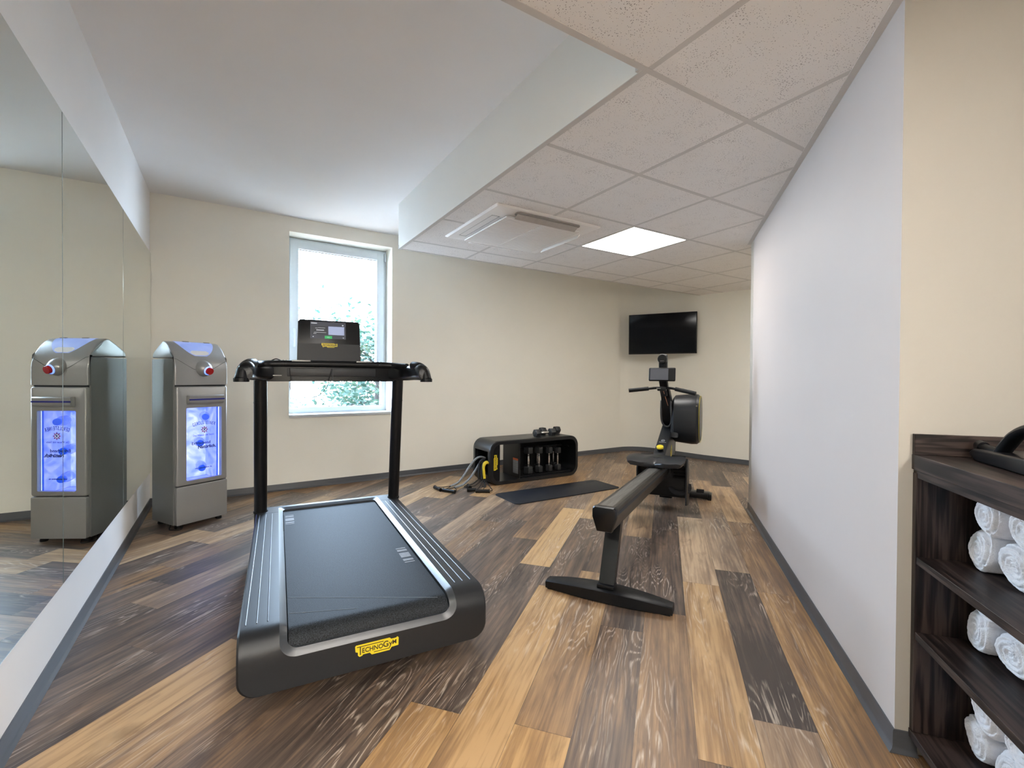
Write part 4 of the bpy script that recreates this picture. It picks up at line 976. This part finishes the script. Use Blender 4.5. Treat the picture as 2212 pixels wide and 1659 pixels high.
# resistance tubes hanging out of the bench's left end
def rtube(name_label, msl, strands, handles, cords, rad):
    t = empty('resistance_tube', strands[0][0]); t.location = (0, 0, 0); tag(t, name_label, 'resistance band', 'resistance bands hanging from the bench end')
    for s in strands:
        mb = MB(); mb.tube(s, lambda u: rad*(1+.08*math.sin(u*160)), 12, smooth=14); mb.build('sleeve', msl, t)
    for a, b_ in handles:
        a, b_ = Vector(a), Vector(b_); d = (b_-a).normalized()
        mb = MB(); mb.tube([a, a+d*.004, b_-d*.004, b_], lambda u: .0145, 14); hd_ = mb.build('handle', M_BLACK, t)
        MB().tube([a-d*.006, a], .017, 12).tube([b_, b_+d*.006], .017, 12).build('handle_cap', M_GLOSS, hd_)
    for c in cords: MB().tube(c, .0035, 8, smooth=8).build('cord', M_RUBBER, t)
rtube('grey resistance tube draped out of the bench end with handles on the floor', M_BANDG,
      [[(2.20, 4.06, .235), (2.14, 4.05, .250), (2.09, 4.05, .235), (2.02, 4.045, .17), (1.95, 4.03, .09), (1.88, 4.01, .035), (1.79, 3.985, .015)],
       [(2.16, 4.02, .22), (2.10, 4.00, .19), (2.05, 3.99, .13), (1.98, 3.97, .065), (1.90, 3.95, .022), (1.805, 3.925, .014)]],
      [((1.650, 4.020, .016), (1.655, 3.905, .016)), ((1.675, 3.885, .016), (1.735, 3.775, .016))],
      [[(1.79, 3.985, .015), (1.72, 4.00, .012), (1.655, 4.025, .016)], [(1.79, 3.985, .012), (1.74, 3.95, .008), (1.66, 3.905, .014)], [(1.805, 3.925, .012), (1.74, 3.92, .008), (1.675, 3.885, .014)], [(1.805, 3.925, .012), (1.79, 3.85, .008), (1.735, 3.775, .014)]], .0105)
rtube('yellow resistance tube hanging in a loop from the bench end', M_BANDY,
      [[(2.17, 3.885, .20), (2.125, 3.875, .222), (2.095, 3.865, .218), (2.075, 3.855, .19), (2.070, 3.845, .15), (2.072, 3.835, .085)],
       [(2.18, 3.915, .20), (2.135, 3.90, .225), (2.10, 3.89, .218), (2.083, 3.875, .19), (2.080, 3.862, .15), (2.078, 3.845, .085)]],
      [((1.915, 3.700, .016), (2.015, 3.640, .016)), ((1.868, 3.775, .016), (1.930, 3.735, .017))],
      [[(2.072, 3.835, .085), (2.05, 3.79, .03), (1.99, 3.72, .008), (1.915, 3.700, .014)], [(2.072, 3.835, .085), (2.09, 3.76, .02), (2.07, 3.68, .008), (2.02, 3.64, .014)], [(2.078, 3.845, .085), (2.00, 3.80, .02), (1.93, 3.735, .014)]], .0115)
rtube('black resistance tube hanging between the grey and the yellow one', M_BANDB,
      [[(2.17, 3.98, .21), (2.125, 3.97, .235), (2.09, 3.965, .21), (2.078, 3.955, .15), (2.075, 3.95, .06)], [(2.16, 3.94, .20), (2.12, 3.93, .21), (2.095, 3.925, .18), (2.09, 3.92, .12), (2.09, 3.91, .06)]],
      [((1.945, 3.925, .016), (1.925, 3.845, .016))],
      [[(2.075, 3.95, .06), (2.0, 3.94, .02), (1.93, 3.955, .008), (1.90, 3.90, .007), (1.925, 3.85, .014)], [(2.09, 3.91, .06), (2.0, 3.90, .01), (1.945, 3.925, .014)], [(2.09, 3.91, .06), (2.08, 3.82, .01), (2.06, 3.86, .007)]], .012)

# exercise mat
MTT = empty('exercise_mat', (2.598, 3.362, 0), R(-.5)); tag(MTT, 'dark navy exercise mat lying flat on the floor in front of the bench', 'mat')
MB().prism(rrect(1.165, .385, .045, 6), .0005, .008, bev=.002).build('foam_sheet', M_MAT, MTT, ang=30)
MB().prism(rrect(.10, .018, .004, 3, .47, .12), .008, .0084).build('print', mat('faint_grey_print', (.03, .035, .042), .6), MTT, smooth=False)

# ---------------------------------------------------------------- towel cabinet
CB0 = Vector(R2)+ndir*.031; CA = math.atan2(-ddir.y, -ddir.x)
CB = empty('towel_shelf_cabinet', (CB0.x, CB0.y, 0), CA); tag(CB, 'dark brown wood open shelf cabinet with rolled towels at the right edge', 'shelf cabinet')
CL, CDp = 1.15, .44
bx = lambda nm, p, q, m=M_DWOOD, bv=.0008: MB().b2(p, q, bv, 1).build(nm, m, CB, smooth=False)
bx('side_panel', (.002, .002, .075), (.022, CDp, .79), M_DWOODV); bx('side_panel', (CL-.02, .002, .075), (CL, CDp, .79), M_DWOODV); bx('back_panel', (.022, CDp-.012, .075), (CL-.02, CDp, .79), M_DWOODV)
bx('worktop', (.002, -.001, .800), (CL+.01, CDp, .841)); bx('top_rail', (.002, .004, .778), (CL, .03, .7995)); bx('under_panel', (.022, .03, .780), (CL-.02, CDp-.012, .7995))
bx('side_splash', (.002, .0, .8415), (.016, CDp, .898), M_DWOODY); bx('back_splash', (.016, CDp-.014, .8415), (CL, CDp, .898))
bx('shelf', (.022, .004, .541), (CL-.02, CDp-.012, .561)); bx('shelf', (.022, .004, .333), (CL-.02, CDp-.012, .353)); bx('bottom_shelf', (.002, .0, .052), (CL, CDp, .074)); bx('plinth', (.04, .06, 0), (CL-.02, .08, .052), M_SEAL)

def towel(r_=.051, L_=.27, seed=0):
    """plump roll: rounded ends with the spiral of the rolled cloth pressed into them"""
    rnd = random.Random(seed); t = bmesh.new(); n = 72; rings = []; ph = rnd.uniform(0, 6.3); er = .020
    def wob(a, y): return 1+.035*math.sin(2*a+ph)+.02*math.sin(3*a+ph*2+y*9)+.012*math.sin(y*30+a*2+ph)
    def seam(a): d = (a-ph) % (2*PI); return .0045*(d/(2*PI))-.0015+(-.004 if d < .10 else 0)
    def end_ring(r, back):
        out = []
        for k in range(n):
            a = 2*PI*k/n; u = r/r_; dome = er*(1-math.sqrt(max(0, 1-max(0, (r-(r_-er))/er)**2))) if r > r_-er else 0
            phs = (r/.0125-(a-ph)/(2*PI)) % 1.0; g = math.exp(-((phs-.5)/.13)**2)*.0085*min(1, r/.008)
            y = dome+g+.006*math.sin(a+ph)*u+(.004 if r < .006 else 0)
            y = L_-y if back else y
            rr = (r+seam(a)*u)*wob(a, 0 if not back else L_)
            out.append(t.verts.new((rr*math.cos(a), y, rr*math.sin(a)*.97)))
        return out
    rad = [.001]+[.0025*k for k in range(1, 13)]+[.0315, .0345, .0380, .0415, .0445, .0470, .0490, .0503, .0509, .051]
    for r in rad: rings.append(end_ring(r*r_/.051, False))
    for k in range(1, 12):
        y = er+(L_-2*er)*k/12
        rings.append([t.verts.new(((r_+seam(2*PI*q/n))*wob(2*PI*q/n, y)*math.cos(2*PI*q/n), y, (r_+seam(2*PI*q/n))*wob(2*PI*q/n, y)*math.sin(2*PI*q/n)*.97)) for q in range(n)])
    for r in rad[::-1]: rings.append(end_ring(r*r_/.051, True))
    for a_, b_ in zip(rings, rings[1:]):
        for k in range(n): t.faces.new((a_[k], a_[(k+1) % n], b_[(k+1) % n], b_[k]))
    t.faces.new(rings[0][::-1]); t.faces.new(rings[-1]); bmesh.ops.recalc_face_normals(t, faces=t.faces)
    me = bpy.data.meshes.new('rolled_towel')
    for f in t.faces: f.smooth = True
    t.to_mesh(me); t.free(); me.materials.append(M_TOWEL)
    return me
tmesh = [towel(r_=.0520, seed=s) for s in range(4)]
disp = bpy.data.textures.new('terry', 'CLOUDS'); disp.noise_scale = .006; disp.noise_depth = 1
disp2 = bpy.data.textures.new('terry_soft', 'CLOUDS'); disp2.noise_scale = .045
names = {0: 'top shelf', 1: 'middle shelf', 2: 'bottom shelf'}
cnt = 0
for sh, zs in enumerate((.561, .353, .074)):
    for row in range(2):
        for q_ in range(3):
            x = .082+.042*row+.113*q_ - (.0 if row else (.004 if sh else 0)); z = zs+.0555+row*.0965; y = .094+.010*((cnt*7) % 3)+(.0 if row else .008)
            me = tmesh[cnt % 4]; o = bpy.data.objects.new('rolled_towel', me); link(o)
            o.location = CB.matrix_basis @ Vector((x, y, z)); o.rotation_euler = (0, 0, CA); 
            o.rotation_euler = (Matrix.Rotation(CA, 4, 'Z') @ Matrix.Rotation(R((cnt*53) % 360), 4, 'Y')).to_euler()
            md = o.modifiers.new('fluff', 'SUBSURF'); md.levels = md.render_levels = 1
            m2 = o.modifiers.new('soft', 'DISPLACE'); m2.texture = disp2; m2.strength = .007; m2.mid_level = .5
            m1 = o.modifiers.new('pile', 'DISPLACE'); m1.texture = disp; m1.strength = .0022; m1.mid_level = .5
            place_ = ['leftmost', 'middle', 'right'][q_]
            tag(o, 'rolled white towel on the %s of the dark cabinet, %s in the %s row' % (names[sh], place_, 'upper' if row else 'lower'), 'towel', 'rolled white towels in the cabinet')
            cnt += 1

# black telephone on the cabinet
PH = empty('desk_telephone', CB.matrix_basis @ Vector((.046, .100, .8415)), CA+R(-4)); tag(PH, 'black desk telephone with arched handset lying on the dark cabinet top', 'telephone')
MB().prism([(0.03, .0), (.0, .018), (.02, .030), (.30, .040), (.30, 0)], -.0, .14, Matrix(((1, 0, 0, 0), (0, 0, 1, 0), (0, 1, 0, 0), (0, 0, 0, 1))), bev=.006, seg=3).build('base', M_GLOSS, PH, ang=30)
MB().tube([(.075, .035, .030), (.095, .035, .048), (.135, .035, .080), (.19, .035, .100), (.25, .035, .100), (.30, .035, .075)], .014, 14, smooth=8, flat=(1.2, .8)).build('handset', M_BLACK, PH)
MB().tube([(-.012, .03, .036), (.006, .03, .033)], lambda u: .0135, 18).build('earpiece', M_GLOSS, PH)
MB().tube([(.004, .03, .033), (.075, .033, .028)], .010, 14).build('handset_neck', M_BLACK, PH)
mb = MB()
for i in range(5):
    for j in range(3): mb.box((.14+.022*i, .075+.02*j, .037+.0007*i), (.014, .010, .006), bev=.002)
mb.build('keypad', M_GREYPAD, PH)

# ---------------------------------------------------------------- outside
mb = MB(); mb.b2((-25, 5.3, -3.4), (30, 45, -3.3)); tag(mb.build('outside_ground', mat('pale_paving', (.75, .75, .74), .9), smooth=False), kind='structure')
def tree(loc, h, cr, nleaf, seed, label, zr_=.75):
    rnd = random.Random(seed); t = empty('tree', loc); tag(t, label, 'tree')
    mb = MB(); mb.tube([(0, 0, 0), (.1, 0, h*.35), (-.05, .1, h*.7), (0, 0, h)], lambda u: .11*(1-.8*u)+.01, 10, smooth=4)
    tips = []
    for k in range(26):
        a = rnd.uniform(0, 2*PI); z0 = h*rnd.uniform(.35, .95); l = cr*rnd.uniform(.55, 1.0); e = Vector((math.cos(a)*l, math.sin(a)*l, z0+rnd.uniform(-.15, .55)*cr*zr_))
        s = Vector((0, 0, z0)); m_ = s.lerp(e, .5)+Vector((0, 0, .1*cr)); mb.tube([s, m_, e], lambda u: .028*(1-.8*u)+.004, 6, smooth=4); tips += [e, m_, s.lerp(e, .75)]
    mb.build('trunk', M_BARK, t)
    lf = bmesh.new()
    for k in range(nleaf):
        c = rnd.choice(tips)+Vector([rnd.gauss(0, .16*cr) for _ in range(3)])*Vector((1, 1, .8)).length*.62
        s_ = rnd.uniform(.035, .065); M_ = Matrix.Translation(c) @ Matrix.Rotation(rnd.uniform(0, 6.3), 4, 'Z') @ Matrix.Rotation(rnd.uniform(-1.2, 1.2), 4, 'X') @ Matrix.Rotation(rnd.uniform(-1, 1), 4, 'Y')
        vs = [lf.verts.new(M_ @ Vector(p)) for p in ((-s_, 0, 0), (-s_*.35, s_*.5, .006), (s_*.4, s_*.42, .006), (s_, 0, 0), (s_*.4, -s_*.42, .006), (-s_*.35, -s_*.5, .006))]
        lf.faces.new(vs)
    me = bpy.data.meshes.new('leaves'); lf.to_mesh(me); lf.free(); me.materials.append(M_LEAF); o = bpy.data.objects.new('leaves', me); link(o, t); tag(o, kind='stuff')
    return t
tree((2.45, 8.6, -3.3), 5.0, 1.6, 15000, 3, 'leafy green tree outside the window, to the right of the treadmill console')
tree((1.2, 15.5, -3.3), 3.4, 1.1, 5000, 5, 'small distant tree outside low at the left of the window')

# ---------------------------------------------------------------- light
wd = bpy.data.worlds.new('overcast_sky'); SC.world = wd; wd.use_nodes = True
nt = wd.node_tree; bg = nt.nodes['Background']
tc = N(nt, 'ShaderNodeTexCoord'); sx_ = N(nt, 'ShaderNodeSeparateXYZ'); nt.links.new(tc.outputs['Generated'], sx_.inputs[0])
rp = ramp(nt, [(.35, (.55, .62, .68)), (.5, (.70, .83, 1.0)), (.8, (.56, .74, 1.0))]); mr = N(nt, 'ShaderNodeMapRange', n1=-1.0, n2=1.0); nt.links.new(sx_.outputs[2], mr.inputs[0])
nt.links.new(mr.outputs[0], rp.inputs[0]); nt.links.new(rp.outputs[0], bg.inputs[0]); bg.inputs[1].default_value = 13.0
pl = bpy.data.lights.new('window_portal', 'AREA'); pl.shape = 'RECTANGLE'; pl.size = .96; pl.size_y = 1.70; pl.cycles.is_portal = True
po = bpy.data.objects.new('window_portal', pl); link(po); cx = (wx0+wx1)/2; pw = Vector((BL[0], BL[1]))+bdir*cx+Vector((-bdir.y, bdir.x))*.36
po.location = (pw.x, pw.y, (wz0+wz1)/2); po.rotation_euler = (R(-90), 0, BANG); po.rotation_euler = (Matrix.Rotation(BANG, 4, 'Z') @ Matrix.Rotation(R(-90), 4, 'X')).to_euler()

vs = SC.view_settings; SC.display_settings.display_device = 'sRGB'
vs.view_transform = 'Standard'; vs.look = 'None'; vs.exposure = 2.0; vs.gamma = 1.0; vs.use_curve_mapping = False
cy = SC.cycles
cy.max_bounces = 12; cy.diffuse_bounces = 7; cy.glossy_bounces = 6; cy.transparent_max_bounces = 16; cy.transmission_bounces = 6
cy.use_denoising = True; cy.sample_clamp_indirect = 8.0; cy.caustics_reflective = True; cy.blur_glossy = 0.3; cy.caustics_refractive = False
